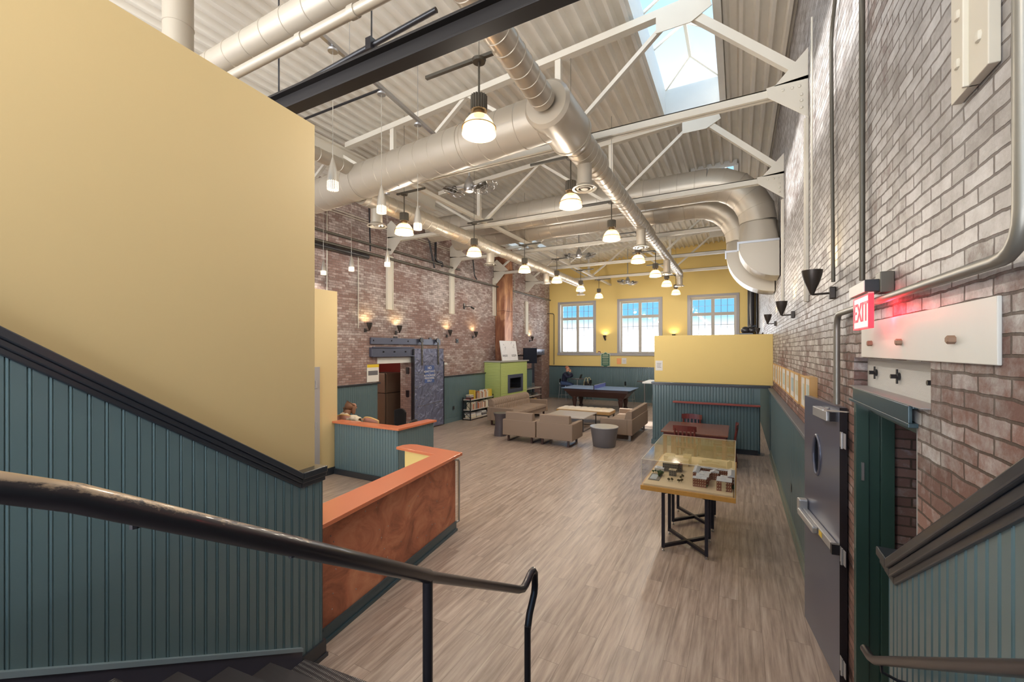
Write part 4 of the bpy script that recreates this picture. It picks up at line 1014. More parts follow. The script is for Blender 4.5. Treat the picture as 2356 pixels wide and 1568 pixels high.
# skinned figures
def skin(name,verts,edges,radii,mat,parent,sub=2,root=0):
    me=bpy.data.meshes.new(name); me.from_pydata(verts,edges,[]); me.update(); me.materials.append(mat)
    o=bpy.data.objects.new(name,me); C.objects.link(o); o.parent=parent
    m=o.modifiers.new('skin','SKIN'); m.use_smooth_shade=True
    ld=me.skin_vertices[0].data
    for i,rr in enumerate(radii):
        ld[i].radius=(rr,rr) if not isinstance(rr,tuple) else rr
        ld[i].use_root=(i==root)
    s=o.modifiers.new('sub','SUBSURF'); s.levels=sub; s.render_levels=sub
    return o
M_SKIN=paint('skin',srgb(206,150,126),.55,var=.05); M_NAVYC=paint('navy_sweater',srgb(38,42,66),.9,var=.1); M_JEAN=paint('jeans',srgb(66,84,124),.9,var=.12,scale=20)
def hand(parent,c,fw,up,side,mat,L=.075):
    """palm at c, fingers towards fw; thumb towards side"""
    c=Vector(c);fw=Vector(fw).normalized();up=Vector(up).normalized();side=Vector(side).normalized()
    V=[c-fw*.05,c,c+fw*.035];E=[(0,1),(1,2)];R=[(.026,.02),(.036,.018),(.038,.015)]
    for k,(o,l) in enumerate(((-.030,.8),(-.010,1.0),(.011,.95),(.030,.75))):
        b=len(V); p=c+fw*.04+side*(-o)
        V+=[p,p+fw*L*.5*l-up*.006,p+fw*L*l-up*.022]; E+=[(2,b),(b,b+1),(b+1,b+2)]; R+=[.009,.0085,.0075]
    b=len(V); p=c+side*.035; V+=[p,p+side*.02+fw*.03,p+side*.024+fw*.06]; E+=[(1,b),(b,b+1),(b+1,b+2)]; R+=[.011,.010,.008]
    return skin('hand',V,E,R,mat,parent,1)
P=thing('person','person in a navy sweater and jeans at a laptop, hands raised to the face','person',(-7.62,BY,0),-PI/2)
# local: faces +y (world +x), seat z .75
V=[(0,0,.84),(0,.02,.98),(0,.05,1.14),(0,.10,1.30),(0,.14,1.39),
   (.10,0,.82),(-.10,0,.82),
   (.17,.10,1.29),(.22,.26,1.13),(.12,.42,1.20),(.07,.36,1.34),
   (-.17,.10,1.29),(-.22,.26,1.13),(-.12,.42,1.20),(-.07,.36,1.34)]
E=[(0,1),(1,2),(2,3),(3,4),(0,5),(0,6),(3,7),(7,8),(8,9),(9,10),(3,11),(11,12),(12,13),(13,14)]
R=[.17,(.165,.15),(.17,.14),(.15,.11),.065,.12,.12,.075,.055,.046,.038,.075,.055,.046,.038]
skin('torso_and_sleeves',V,E,R,M_NAVYC,P)
V=[(0,.0,.83),(.10,.02,.81),(.12,.30,.80),(.13,.46,.77),(.12,.46,.50),(.11,.44,.32),(-.10,.02,.81),(-.12,.30,.80),(-.13,.44,.77),(-.12,.42,.5),(-.11,.40,.32)]
E=[(0,1),(1,2),(2,3),(3,4),(4,5),(0,6),(6,7),(7,8),(8,9),(9,10)]
skin('jeans',V,E,[.14,.11,.085,.07,.055,.05,.11,.085,.07,.055,.05],M_JEAN,P)
V=[(0,.14,1.38),(0,.17,1.46),(0,.19,1.53),(0,.19,1.60),(0,.18,1.64),(0,.265,1.475),(0,.285,1.535)]
skin('head',V,[(0,1),(1,2),(2,3),(3,4),(1,5),(2,6)],[.052,.06,.088,.086,.055,.038,.018],M_SKIN,P)
m=MB(); m.ball((.085,.19,1.54),.014,.025,.035,8); m.build('ear',M_SKIN,P); m=MB(); m.ball((-.085,.19,1.54),.014,.025,.035,8); m.build('ear',M_SKIN,P)
for sx in(-1,1): MB().ball((sx*.032,.268,1.555),.011,n=8).build('eye',M_BLK,P)
MB().ball((0,.275,1.488),.024,.008,.006,8).build('mouth',paint('lip',srgb(160,92,84),.5),P)
m=MB(); m.ball((0,.165,1.605),.092,.098,.075,14); m.build('hair',paint('thin_reddish_hair',srgb(176,112,86),.8,var=.2,scale=60),P)
for s in (1,-1): hand(P,(.062*s,.33,1.42),(-.10*s,-.10,1),(0,1,.1),(-.6*s,-1,0),M_SKIN)
for s in (1,-1): MB().ball((.115*s,.47 if s>0 else .44,.285),.045,.12,.035,12).build('shoe',M_BLK,P)
# ---------------------------------------------------------------- dining set
def wchair(x,y,rz,label,mat):
    r=thing('dining_chair',label,'chair',(x,y,0),rz,'dark red wooden dining chairs')
    MB().box(-.21,.21,-.20,.21,.43,.46).build('seat',mat,r,bevel=.01,seg=3)
    for sx in (-1,1):
        MB().bar((sx*.185,.185,0),(sx*.185,.185,.43),.036,.036).build('leg',mat,r,bevel=.004)
        m=MB(); m.tube([(sx*.19,-.24,0),(sx*.19,-.19,.45),(sx*.19,-.25,.84)],.02,8); m.build('leg',mat,r)
    # crest rail, curved
    m=MB(); n=8; q=[]
    for z in (.79,.90):
        for k in range(n+1):
            u=-1+2*k/n; q.append((u*.23,-.275+.045*u*u+ (0 if z<.8 else -.012),z+.012*(1-u*u)*(1 if z>.8 else 0)))
    b=len(q); q+=[(p[0],p[1]+.022,p[2]) for p in q]; f=[]
    for k in range(n):
        f+=[(k,k+1,n+2+k,n+1+k),(b+k+1,b+k,b+n+1+k,b+n+2+k),(n+1+k,n+2+k,b+n+2+k,b+n+1+k),(k+1,k,b+k,b+k+1)]
    f+=[(0,n+1,b+n+1,b),(n,b+n,b+2*n+1,2*n+1)]
    m.add(q,f,False); m.build('crest_rail',mat,r)
    for k in range(4):
        xx=-.12+.08*k; MB().bar((xx,-.262,.80),(xx,-.20,.46),.03,.014,up=(0,1,0)).build('back_slat',mat,r)
    m=MB(); m.bar((-.185,.185,.22),(-.185,-.21,.22),.02,.025); m.build('stretcher',mat,r); m=MB(); m.bar((.185,.185,.22),(.185,-.21,.22),.02,.025); m.build('stretcher',mat,r)
    return r
M_CHR=paint('cherry_wood',srgb(112,48,44),.3,var=.15,coat=.3)
r=thing('dining_table','square dark wooden table between the display case and green partition','table',(-.84,10.3,0))
MB().box(-.65,.65,-.67,.70,.715,.75).build('tabletop',M_MWOOD,r,bevel=.006)
MB().box(-.60,.60,-.62,.65,.63,.715).build('apron',M_CHR,r)
for x in(-.57,.57):
    for y in (-.59,.62): MB().box(x-.035,x+.035,y-.035,y+.035,0,.64).build('leg',M_CHR,r,bevel=.004)
wc=wchair(-1.02,11.08,PI,'dining chair on the far side of the wooden table, against the partition',M_CHR)
dup(wc,(-1.0,9.78,0),0,'dining chair on the near side of the wooden table, behind the glass case')
dup(wc,(-.28,10.35,0),PI/2,'dark dining chair at the right end of the wooden table')
# ---------------------------------------------------------------- display case with the architectural model
M_BSTL=paint('black_steel',srgb(40,38,48),.38,metal=.3)
r=thing('display_table','display table with a light wood edge on black crossed-steel trestles','table',(0,0,0))
tx0,tx1,ty0,ty1=-1.09,-.03,5.47,7.25
MB().box(tx0,tx1,ty0,ty1,.745,.80).build('tabletop',paint('golden_wood_edge',srgb(196,146,72),.4,var=.1,stretch=(6,1,1)),r,bevel=.003)
for (a,b,c,d) in ((-.83,-.34,5.56,6.10),(-.83,-.32,6.46,7.02)):
    tr=MB(); s=.0125
    for x in (a,b):
        for y in (c,d): tr.box(x-.0185,x+.0185,y-.0185,y+.0185,.04,.745)
    tr.bar((a,c,.06),(b,d,.06),.037,.037).bar((a,d,.062),(b,c,.062),.037,.037).bar((a,c,.727),(b,d,.727),.036,.036).bar((a,d,.725),(b,c,.725),.036,.036)
    t=tr.build('trestle',M_BSTL,r)
    for x in (a,b):
        for y in (c,d):
            MB().lathe([(.016,0),(.018,.01),(.006,.014),(.006,.045)],(x,y,0),12).build('levelling_foot',M_SLV,t)
gx0,gx1,gy0,gy1=tx0+.012,tx1-.012,ty0+.012,ty1-.012; gz0,gz1=.80,1.125; e=.006
c_=thing('glass_case','clear acrylic display cover enclosing the building model','display case',(0,0,0))
M_ACR=glassm('acrylic',(.975,.98,.985),.05,.04)
M_ACT=glassm('acrylic_top',(.95,.955,.95),.16,.09)
for q in ((gx0,gx1,gy0,gy0+e),(gx0,gx1,gy1-e,gy1),(gx0,gx0+e,gy0+e,gy1-e),(gx1-e,gx1,gy0+e,gy1-e)): MB().box(*q,gz0,gz1-e).build('side_panel',M_ACR,c_)
MB().box(gx0,gx1,gy0,gy1,gz1-e,gz1).build('top_panel',M_ACT,c_)
m=MB(); t=.0025
E_=paint('acrylic_edge',srgb(214,204,184),.3)
for p,q in (((gx0,gy0,gz1),(gx1,gy0,gz1)),((gx1,gy0,gz1),(gx1,gy1,gz1)),((gx1,gy1,gz1),(gx0,gy1,gz1)),((gx0,gy1,gz1),(gx0,gy0,gz1)),((gx0,gy0,gz0),(gx0,gy0,gz1)),((gx1,gy0,gz0),(gx1,gy0,gz1))): m.bar(p,q,t*2,t*2)
m.build('edge_trim',E_,c_)
a_=thing('architectural_model','miniature campus model of brick and white buildings under the clear cover','model',(0,0,.8))
MB().box(tx0+.03,tx1-.03,ty0+.03,ty1-.03,0,.02).build('base_board',paint('model_ground',srgb(232,208,166),.7,var=.03),a_)
M_MB=paint('model_brick',srgb(142,86,66),.8,var=.15,scale=60); M_MG=paint('model_grey',srgb(128,120,106),.8,var=.1,scale=40); M_MW=paint('model_white',srgb(226,226,228),.6,var=.03); M_MC=paint('model_cream',srgb(214,196,158),.7)
M_MT=paint('model_tree',srgb(74,90,48),.9,var=.3,scale=80,bump=.5); M_MT2=paint('model_bush',srgb(96,84,54),.9,var=.3,scale=80)
def mb(x,y,w,d,h,wall,roof,kind='flat',rows=3):
    b=MB().box(x,x+w,y,y+d,.02,.02+h).build('model_building',wall,a_)
    m=MB()
    if kind=='gable':
        m.add([(x-.004,y-.004,.02+h),(x+w+.004,y-.004,.02+h),(x+w+.004,y+d+.004,.02+h),(x-.004,y+d+.004,.02+h),(x+w/2,y-.004,.045+h),(x+w/2,y+d+.004,.045+h)],[(0,3,5,4),(1,4,5,2),(0,4,1),(2,5,3),(0,1,2,3)])
    else:
        m.box(x-.003,x+w+.003,y-.003,y+d+.003,.02+h,.026+h)
        m.box(x+w*.25,x+w*.6,y+d*.3,y+d*.55,.026+h,.036+h)
    m.build('model_roof',roof,b)
    m=MB()
    for rr in range(rows):
        z=.03+h*(rr+.35)/(rows+.1)
        k=max(2,int(w/.022))
        for i in range(k): xx=x+w*(i+.5)/k; m.box(xx-.004,xx+.004,y-.0015,y,z-.006,z+.008)
    m.build('model_windows',M_CUP if wall is M_MG else M_MC,b)
# front right block with pediment
mb(-.235,5.62,.16,.20,.115,M_MB,M_MW); mb(-.12,5.80,.075,.36,.13,M_MB,M_MW,'gable'); mb(-.20,5.82,.07,.12,.10,M_MB,M_MW)
MB().box(-.18,-.135,5.612,5.62,.02,.12).add([(-.19,5.611,.12),(-.125,5.611,.12),(-.157,5.611,.14),(-.19,5.62,.12),(-.125,5.62,.12),(-.157,5.62,.14)],[(0,1,2),(3,5,4),(0,3,4,1),(1,4,5,2),(2,5,3,0)]).build('model_portico',M_MC,a_)
mb(-.50,5.66,.15,.09,.10,M_MB,M_MW); mb(-.47,5.75,.14,.20,.105,M_MB,M_MW); mb(-.52,5.90,.07,.34,.11,M_MB,M_MW,'gable'); mb(-.44,6.0,.12,.08,.09,M_MB,M_MW); mb(-.33,6.06,.10,.10,.09,M_MB,M_MW,'gable'); mb(-.45,6.20,.20,.06,.10,M_MB,M_MW); mb(-.24,6.18,.12,.07,.10,M_MB,M_MW)
mb(-.82,5.98,.085,.08,.075,M_MG,M_MC); mb(-.93,6.18,.2,.09,.11,M_MG,M_MC); mb(-.74,6.22,.05,.12,.10,M_MG,M_MB); mb(-1.03,6.12,.12,.12,.04,M_MW,M_MW)
mb(-.92,6.55,.28,.16,.08,M_MC,M_MC); mb(-.72,6.70,.10,.12,.12,M_MC,M_MC); mb(-.50,6.50,.34,.26,.08,M_MC,M_MC,'gable'); mb(-.46,6.55,.22,.12,.11,M_MC,M_MC); mb(-.14,6.40,.06,.06,.16,M_MC,M_MC,'gable'); mb(-1.0,6.75,.14,.2,.07,M_MC,M_MC)
MB().box(-1.035,-.90,5.68,5.98,.02,.028).build('model_lawn',M_MG,a_); MB().box(-1.02,-.94,5.70,5.93,.028,.031).build('model_pool',paint('model_pond',srgb(140,150,156),.3),a_)
rnd=random.Random(3)
for (x,y,rr,c) in [(-1.03+.03*k,6.03+.015*(k%2),.016,M_MT) for k in range(4)]+[(-.93,5.99,.025,M_MT),(-.91,5.93,.028,M_MT),(-.93,5.87,.024,M_MT),(-1.0,6.27,.012,M_MT),(-.96,6.28,.012,M_MT),(-.92,6.28,.014,M_MT),(-.79,5.74,.018,M_MT2),(-.75,5.75,.018,M_MT2),(-.67,5.73,.018,M_MT2),(-.64,5.77,.018,M_MT2),(-.66,5.9,.018,M_MT2),(-.65,5.98,.018,M_MT2),(-.345,5.68,.014,M_MT),(-.04-.02,5.80,.02,M_MT),(-.06,5.72,.018,M_MT)]:
    m=MB(); 
    for k in range(5): m.ball((x+rnd.uniform(-.5,.5)*rr,y+rnd.uniform(-.5,.5)*rr,.03+rr*rnd.uniform(.6,1.3)),rr*.7,n=8)
    m.tube([(x,y,.02),(x,y,.035)],.003,5); m.build('model_tree',c,a_)
# ---------------------------------------------------------------- reception desk
CAPZ=1.07
r=thing('reception_desk','L-shaped reception desk with orange top and brown copper-sheet front','desk')
body=[(-3.12,2.42),(-3.46,4.82),(-4.30,4.90),(-4.31,4.76),(-3.60,4.67),(-3.34,2.45)]
def copper(name,c1,c2,c3,rough=.42,metal=.35,vert=False):
    m,t,b=base(name); L=t.links.new
    tcn=t.nodes.new('ShaderNodeTexCoord'); n=t.nodes.new('ShaderNodeTexNoise'); n.inputs['Scale'].default_value=2.2; n.inputs['Detail'].default_value=7; n.inputs['Roughness'].default_value=.6; n.inputs['Distortion'].default_value=1.4
    mpn=t.nodes.new('ShaderNodeMapping'); mpn.inputs['Scale'].default_value=(1,1,.35 if vert else 1.2); L(tcn.outputs['Object'],mpn.inputs[0]); L(mpn.outputs[0],n.inputs['Vector'])
    cr=t.nodes.new('ShaderNodeValToRGB'); r_=cr.color_ramp; r_.elements[0].position=.32; r_.elements[0].color=c1; r_.elements[1].position=.7; r_.elements[1].color=c3; e=r_.elements.new(.5); e.color=c2
    L(n.outputs[0],cr.inputs[0]); L(cr.outputs[0],b.inputs['Base Color']); b.inputs['Roughness'].default_value=rough; b.inputs['Metallic'].default_value=metal
    bp=t.nodes.new('ShaderNodeBump'); bp.inputs['Strength'].default_value=.35; bp.inputs['Distance'].default_value=.01; L(n.outputs[0],bp.inputs['Height']); L(bp.outputs[0],b.inputs['Normal'])
    return m
M_COP=copper('brown_copper',srgb(138,82,62),srgb(186,116,86),srgb(212,150,116),.45,.12)
M_COP2=copper('chimney_copper',srgb(116,76,60),srgb(156,106,82),srgb(206,156,118),.3,.4,True)
m=MB(); m.prism([(body[0][0]-.02,body[0][1]),(body[1][0]-.02,body[1][1]-.02),(-4.30,4.88),(-4.31,4.76),(-3.60,4.67),(-3.34,2.45)],.0,1.03); m.build('body',M_YEL2,r)
A=Vector((-3.12,2.42));B=Vector((-3.46,4.82)); dn=(B-A).normalized(); nn=Vector((dn.y,-dn.x))
def deskbox(a,b,n0,n1,z0,z1,mb=None):
    m=mb or MB(); p=[A+dn*a+nn*n0,A+dn*a+nn*n1,A+dn*b+nn*n1,A+dn*b+nn*n0]
    m.prism([(q.x,q.y) for q in p],z0,z1); return m
Ld=(B-A).length
deskbox(0,Ld,-.019,.006,.13,1.03).build('copper_front',M_COP,r)
deskbox(0,Ld+.01,-.019,.018,0,.115,deskbox(0,Ld+.015,-.019,.035,0,.03,deskbox(0,Ld+.01,-.019,.024,.115,.13))).build('kick_board',M_BLU,r)
rnd=random.Random(5)
m=MB()
for k in range(34):
    p=A+dn*rnd.uniform(.1,Ld-.1)+nn*.007; z=rnd.uniform(.2,.98); MB().ball((p.x,p.y,z),.006,n=6).build('nail_head',M_SLV,r)
MB().prism([(-2.99,2.30),(-3.385,4.895),(-4.28,4.985),(-4.38,4.95),(-4.44,4.86),(-4.44,4.72),(-3.67,4.63),(-3.37,2.30)],1.03,CAPZ).build('counter_top',M_ORG,r,bevel=.005)
m=MB(); q=A+dn*(Ld+.03)+nn*(-.0)
m.tube([(q.x-.0,q.y-.05,.98),(q.x+.02,q.y+.02,.97),(q.x+.025,q.y+.035,.93),(q.x+.025,q.y+.035,.12),(q.x,q.y-.03,.10)],.017,12); m.build('corner_rail',M_SLV,r)
MB().box(-3.80,-3.60,4.665,4.668,.75,.95).build('paper_sheet',M_PAPER,r)
# ---------------------------------------------------------------- handrail
M_RAIL=paint('worn_rail',srgb(58,54,60),.3,metal=.5,var=.25,scale=5,coat=.3)
def worn():
    m,t,b=base('worn_handrail'); L=t.links.new
    tcn=t.nodes.new('ShaderNodeTexCoord'); n=t.nodes.new('ShaderNodeTexNoise'); n.inputs['Scale'].default_value=9; n.inputs['Detail'].default_value=9; n.inputs['Roughness'].default_value=.75
    mpn=t.nodes.new('ShaderNodeMapping'); mpn.inputs['Scale'].default_value=(6,1,3); L(tcn.outputs['Object'],mpn.inputs[0]); L(mpn.outputs[0],n.inputs['Vector'])
    s=t.nodes.new('ShaderNodeSeparateXYZ'); L(tcn.outputs['Object'],s.inputs[0])
    ge=t.nodes.new('ShaderNodeNewGeometry'); s2=t.nodes.new('ShaderNodeSeparateXYZ'); L(ge.outputs['Normal'],s2.inputs[0])
    def M(op,a,b_):
        q=t.nodes.new('ShaderNodeMath'); q.operation=op
        for i,x in enumerate((a,b_)):
            if isinstance(x,(int,float)): q.inputs[i].default_value=x
            else: L(x,q.inputs[i])
        return q.outputs[0]
    k=M('ADD',M('MULTIPLY',s2.outputs['Z'],.55),M('MULTIPLY',M('SUBTRACT',.95,s.outputs['Y']),.55)); k=M('ADD',k,M('MULTIPLY',M('SUBTRACT',n.outputs[0],.5),1.1))
    mr=t.nodes.new('ShaderNodeMapRange'); mr.inputs['From Min'].default_value=.60; mr.inputs['From Max'].default_value=.74; L(k,mr.inputs['Value'])
    mx=t.nodes.new('ShaderNodeMix'); mx.data_type='RGBA'; mx.inputs[6].default_value=srgb(50,46,52); mx.inputs[7].default_value=srgb(170,150,128); L(mr.outputs[0],mx.inputs[0]); L(mx.outputs[2],b.inputs['Base Color'])
    b.inputs['Roughness'].default_value=.34; b.inputs['Metallic'].default_value=.4; b.inputs['Coat Weight'].default_value=.3
    return m
r=thing('handrail','worn black steel handrail in the middle of the stair, nearest foreground','handrail')
RX=-.97
R_=.0215
pts=[(-.93,-1.6,2.34),(-.93,.06,2.335),(-.925,.17,2.315),(-.93,.27,2.265),(-1.0,1.225,1.674),(-1.0,1.235,1.668),(-1.0,1.95,1.265),(-1.0,2.0,1.245),(-1.0,2.03,1.25),(-1.0,2.10,1.283),(-1.0,2.125,1.283),(-1.0,2.145,1.26),(-1.0,2.148,1.19),(-1.0,2.14,1.15),(-1.0,2.08,1.07),(-1.0,2.055,1.0)]
rr=[.0215]*3+[.0225,.0245]+[.0195]*4+[.0185]*7
MB().tube(pts,rr,18).build('top_rail',worn(),r)
zt=.12+.175*1
MB().tube([(-1.0,2.055,1.02),(-1.0,2.055,zt)],.018,14).build('newel',M_RAIL,r)
MB().tube([(-1.0,1.225,1.66),(-1.0,1.225,.645)],.0185,14).build('post',M_RAIL,r)
for y,z in ((.356,2.212),(.66,2.03)):
    m=MB(); m.tube([(-.955,y,z),(-.955,y,z-.032)],.008,8); m.build('rail_stub',M_RAIL,r)
MB().lathe([(.03,0),(.03,.01),(0,.01)],(-1.0,1.225,.645),16).build('foot_plate',M_RAIL,r); MB().lathe([(.03,0),(.03,.01),(0,.01)],(-1.0,2.055,zt),16).build('foot_plate',M_RAIL,r)
r=thing('wall_handrail','grey steel handrail along the right stair panelling, bottom right corner','handrail')
def raz(y): return .98+.62*(2.7-y)
MB().tube([(.57,2.78,.965),(.57,2.68,.985),(.57,2.6,1.02),(.57,.2,raz(.2))],.019,14).build('rail',M_RAIL,r)
for y in (2.5,1.2): MB().tube([(.57,y,raz(y)-.02),(.575,y,raz(y)-.07),(.63,y,raz(y)-.09),(XW,y,raz(y)-.09)],.007,8).build('bracket',M_RAIL,r)
# ---------------------------------------------------------------- kitchen behind the sliding door
struct(MB().box(-12.2,-12.0,7.2,12.0,0,3.0).box(-12.0,XL-.45,11.0,11.2,0,3.0).box(-12.0,XL-.45,7.2,7.4,0,3.0).build('wall_kitchen',paint('red_paint',srgb(128,44,36),.5,var=.06)))
struct(MB().box(-12.2,XL-.45,7.2,11.2,2.7,2.8).build('ceiling_kitchen',M_WHT))
struct(MB().box(XL-.46,XL+.004,8.57,9.96,2.1,2.268).build('door_1_header',M_WHT))
r=thing('refrigerator','stainless two-door refrigerator seen through the sliding-door opening','refrigerator',(-10.05,10.2,0))
MB().box(-.35,.35,-.36,.36,.02,1.75).build('body',M_DGR,r,bevel=.01)
M_SS=paint('stainless',srgb(150,128,112),.38,metal=.6,var=.05,stretch=(1,1,12))
for z0,z1 in ((.04,1.12),(1.14,1.75)):
    d=MB().box(-.36,.36,-.41,-.362,z0,z1).build('door',M_SS,r,bevel=.01); MB().box(-.34,-.31,-.45,-.41,z0+.3 if z0<1 else z0+.05,z1-.05).build('handle',M_SS,d)
    d=MB().box(.352,.40,-.35,.36,z0,z1).build('door_side',M_SS,r,bevel=.01)
r=thing('kitchen_counter','dark kitchen counter with a wood front inside the doorway','counter',(-11.2,9.6,0))
MB().box(-.3,.75,-.5,.5,.88,.92).build('worktop',M_BLK,r); MB().box(-.3,.73,-.45,.45,.1,.88).build('cabinet',M_OAK,r)
r=thing('coffee_maker','black and grey coffee maker on the kitchen counter','appliance',(-10.75,9.4,.92)); MB().box(-.1,.1,-.12,.12,0,.32).build('body',M_BLK,r,bevel=.01); MB().box(.1,.13,-.07,.07,.08,.26).build('front_panel',M_SLV,r); MB().lathe([(0,0),(.05,0),(.06,.08),(.04,.12),(0,.12)],(.17,0,.0),14).build('jug',M_DGR,r)
for z,l in ((1.75,'upper black box on the brick door reveal'),(1.05,'lower black box on the brick door reveal')): tag(MB().box(XL-.2,XL-.1,9.93,9.958,z,z+.2).build('socket_box',M_BLK),l,'box')
light('kitchen_light','POINT',(-10.4,8.6,2.4),30,WARM,None,.1)
# sliding fire door
def quilt():
    m,t,b=base('dented_navy_sheet'); L=t.links.new
    b.inputs['Base Color'].default_value=srgb(120,124,150); b.inputs['Metallic'].default_value=.35; b.inputs['Roughness'].default_value=.3
    tcn=t.nodes.new('ShaderNodeTexCoord'); mpn=t.nodes.new('ShaderNodeMapping'); mpn.inputs['Scale'].default_value=(1,3.2,2.6); L(tcn.outputs['Object'],mpn.inputs[0])
    v=t.nodes.new('ShaderNodeTexNoise'); v.inputs['Scale'].default_value=1.6; v.inputs['Detail'].default_value=5; v.inputs['Distortion'].default_value=.8; L(mpn.outputs[0],v.inputs['Vector'])
    bp=t.nodes.new('ShaderNodeBump'); bp.inputs['Strength'].default_value=1; bp.inputs['Distance'].default_value=.1; L(v.outputs[0],bp.inputs['Height']); L(bp.outputs[0],b.inputs['Normal'])
    return m
M_QLT=quilt()
dx=XL+.06
r=thing('sliding_door','navy sheet-metal sliding fire door hung on an overhead rail','door',(dx,9.93,0))
MB().box(.0,.075,.0,1.44,.03,2.52).build('door_leaf',M_QLT,r,bevel=.012)
MB().box(-.01,.085,-.05,.0,.02,2.5).build('edge_strip',M_BLK,r); MB().box(-.01,.09,1.44,1.455,.02,2.1).build('edge_strip',M_BLK,r)
for z in (.75,1.72): m=MB(); m.bar((.078,.12,z),(.078,1.3,z+.06),.012,.012); m.build('seam',M_SLV,r)
for k in range(5):
    m=MB(); m.box(.075,.083,.35+.0,.355,1.8-.0,2.35) if 0 else m.box(.075,.082,.06,.16,2.2-.42*k,2.215-.42*k); m.build('seam_tab',M_SLV,r)
for y in (.34,1.14):
    w_=MB().box(.075,.095,y-.03,y+.03,2.0,2.72).build('hanger_strap',M_DGR,r); M=Matrix.Rotation(PI/2,4,'Y'); MB().lathe([(0,-.02),(.075,-.02),(.075,.02),(0,.02)],(.06,y,2.78),20,M).build('wheel',M_BLK,w_)
    for z in (2.05,2.25,2.45): MB().ball((.098,y,z),.014,n=8).build('bolt',M_BLK,w_)
s_=thing('warning_sign','blue NO ADMITTANCE sign on the navy sliding door','sign',(dx+.078,10.63,1.72))
MB().box(0,.008,-.23,.23,-.27,.27).build('sign_plate',paint('sign_blue',srgb(72,94,148),.5),s_)
for z,t_,sz in ((.19,'NO',.12),(.08,'ADMITTANCE',.088),(-.045,'AUTHORIZED',.088),(-.13,'PERSONNEL',.088),(-.215,'ONLY',.088)): text(t_,sz,'lettering',M_PAPER,s_,(.010,0,z),(PI/2,0,PI/2),.001)
MB().box(.008,.010,-.05,.05,.02,.026).build('divider_line',M_PAPER,s_)
r=thing('door_rail','grey steel overhead rail bolted above the sliding door','rail',(XL,8.3,2.62)); MB().box(.002,.055,.0,3.0,.02,.20).build('rail_plate',M_NAVY,r,bevel=.004)
for k in range(5): MB().ball((.057,.08+k*.68,.12),.022,n=8).build('bolt',M_BLK,r)
r=thing('door_lintel','navy steel lintel beam over the kitchen opening','lintel',(XL,8.28,2.27)); MB().box(.0,.10,.0,1.65,.03,.28).build('beam_face',M_NAVY,r,bevel=.004); MB().box(.10,.15,.0,1.65,.02,.05).box(.10,.15,.0,1.65,.27,.30).build('beam_flange',M_NAVY,r)
for y in (.42,.85,1.3): MB().ball((.105,y,.16),.03,.03,.025,8).build('bolt',M_BLK,r)
r=thing('latch_bracket','small white latch bracket beside the sliding door edge','bracket',(XL,11.5,1.98)); MB().box(0,.05,0,.16,0,.07).build('bracket_plate',M_WHT,r)
r=thing('wall_poster','white notice with a yellow header beside the kitchen opening','poster',(XL+.01,YX(857,XL),1.62)); MB().box(0,.012,-.21,.21,0,.47).build('sheet',M_PAPER,r); MB().box(.012,.016,-.21,.21,.39,.47).build('header',paint('poster_yellow',srgb(232,200,50),.6),r); MB().box(.012,.015,-.17,.17,.18,.30).build('printed_block',M_INK,r)
# ---------------------------------------------------------------- fireplace
fx0,fx1,fy0,fy1=XL+.002,-8.02,14.15,16.42
def lines(mb,x,y0,y1,z0,z1,face='x',p=.06):
    z=z0
    while z<z1-.001:
        ze=min(z+p,z1)
        if face=='x': mb.add([(x,y0,z),(x,y1,z),(x+.0,y1,ze-.008),(x,y0,ze-.008),(x-.010,y0,ze-.005),(x-.010,y1,ze-.005),(x,y0,ze),(x,y1,ze)],[(0,1,2,3),(3,2,5,4),(4,5,7,6)])
        else: mb.add([(y0,x,z),(y1,x,z),(y1,x,ze-.008),(y0,x,ze-.008),(y0,x+.010,ze-.005),(y1,x+.010,ze-.005),(y0,x,ze),(y1,x,ze)],[(0,1,2,3),(3,2,5,4),(4,5,7,6)])
        z=ze
r=thing('fireplace','lime green plank fireplace block against the left brick wall','fireplace')
by0,by1,bz0,bz1=14.72,15.97,.79,1.47
m=MB()
for a,b,c,d in cells(fy0,fy1,0,2.0,[(by0,by1,bz0,bz1)]):
    m.box(fx0,fx1-.012,a,b,c,d)
    lines(m,fx1,a,b,c,d)
lines(m,fy0-.012,fx0,fx1,0,2.0,'y')
m.box(fx1-.0135,fx1,fy0-.012,fy0,0,2.0)
m.build('surround',M_LIME,r)
MB().box(XL+.002,fx1+.07,fy0-.07,fy1+.07,2.0,2.045).build('mantel',paint('mantel_grey',srgb(168,166,160),.5),r,bevel=.004)
m=MB(); t=.12
for q in ((by0-.02,by0+t,bz0-.02,bz1+.02),(by1-t,by1+.02,bz0-.02,bz1+.02),(by0+t,by1-t,bz0-.02,bz0+t),(by0+t,by1-t,bz1-t,bz1+.02)): m.box(fx1-.02,fx1+.03,*q)
m.build('firebox_frame',M_NAVY,r,bevel=.004)
MB().box(fx1-.5,fx1-.02,by0+.02,by1-.02,bz0+.02,bz0+.06).box(fx1-.5,fx1-.48,by0+.02,by1-.02,bz0,bz1).box(fx1-.5,fx1-.02,by0,by0+.02,bz0,bz1).box(fx1-.5,fx1-.02,by1-.02,by1,bz0,bz1).build('firebox_lining',M_BLK,r)
MB().box(fx1-.012,fx1-.008,by0+.1,by1-.1,bz0+.1,bz1-.1).build('firebox_glass',M_GLS,r)
MB().box(fx1-.42,fx1-.1,by0+.15,by1-.15,bz0+.06,bz0+.11).build('firebox_media',M_DGR,r)
cy0,cy1,cx1=14.96,15.62,-8.30
r=thing('chimney_cover','tall copper-clad chimney cover rising above the green fireplace','chimney',(0,0,2.046))
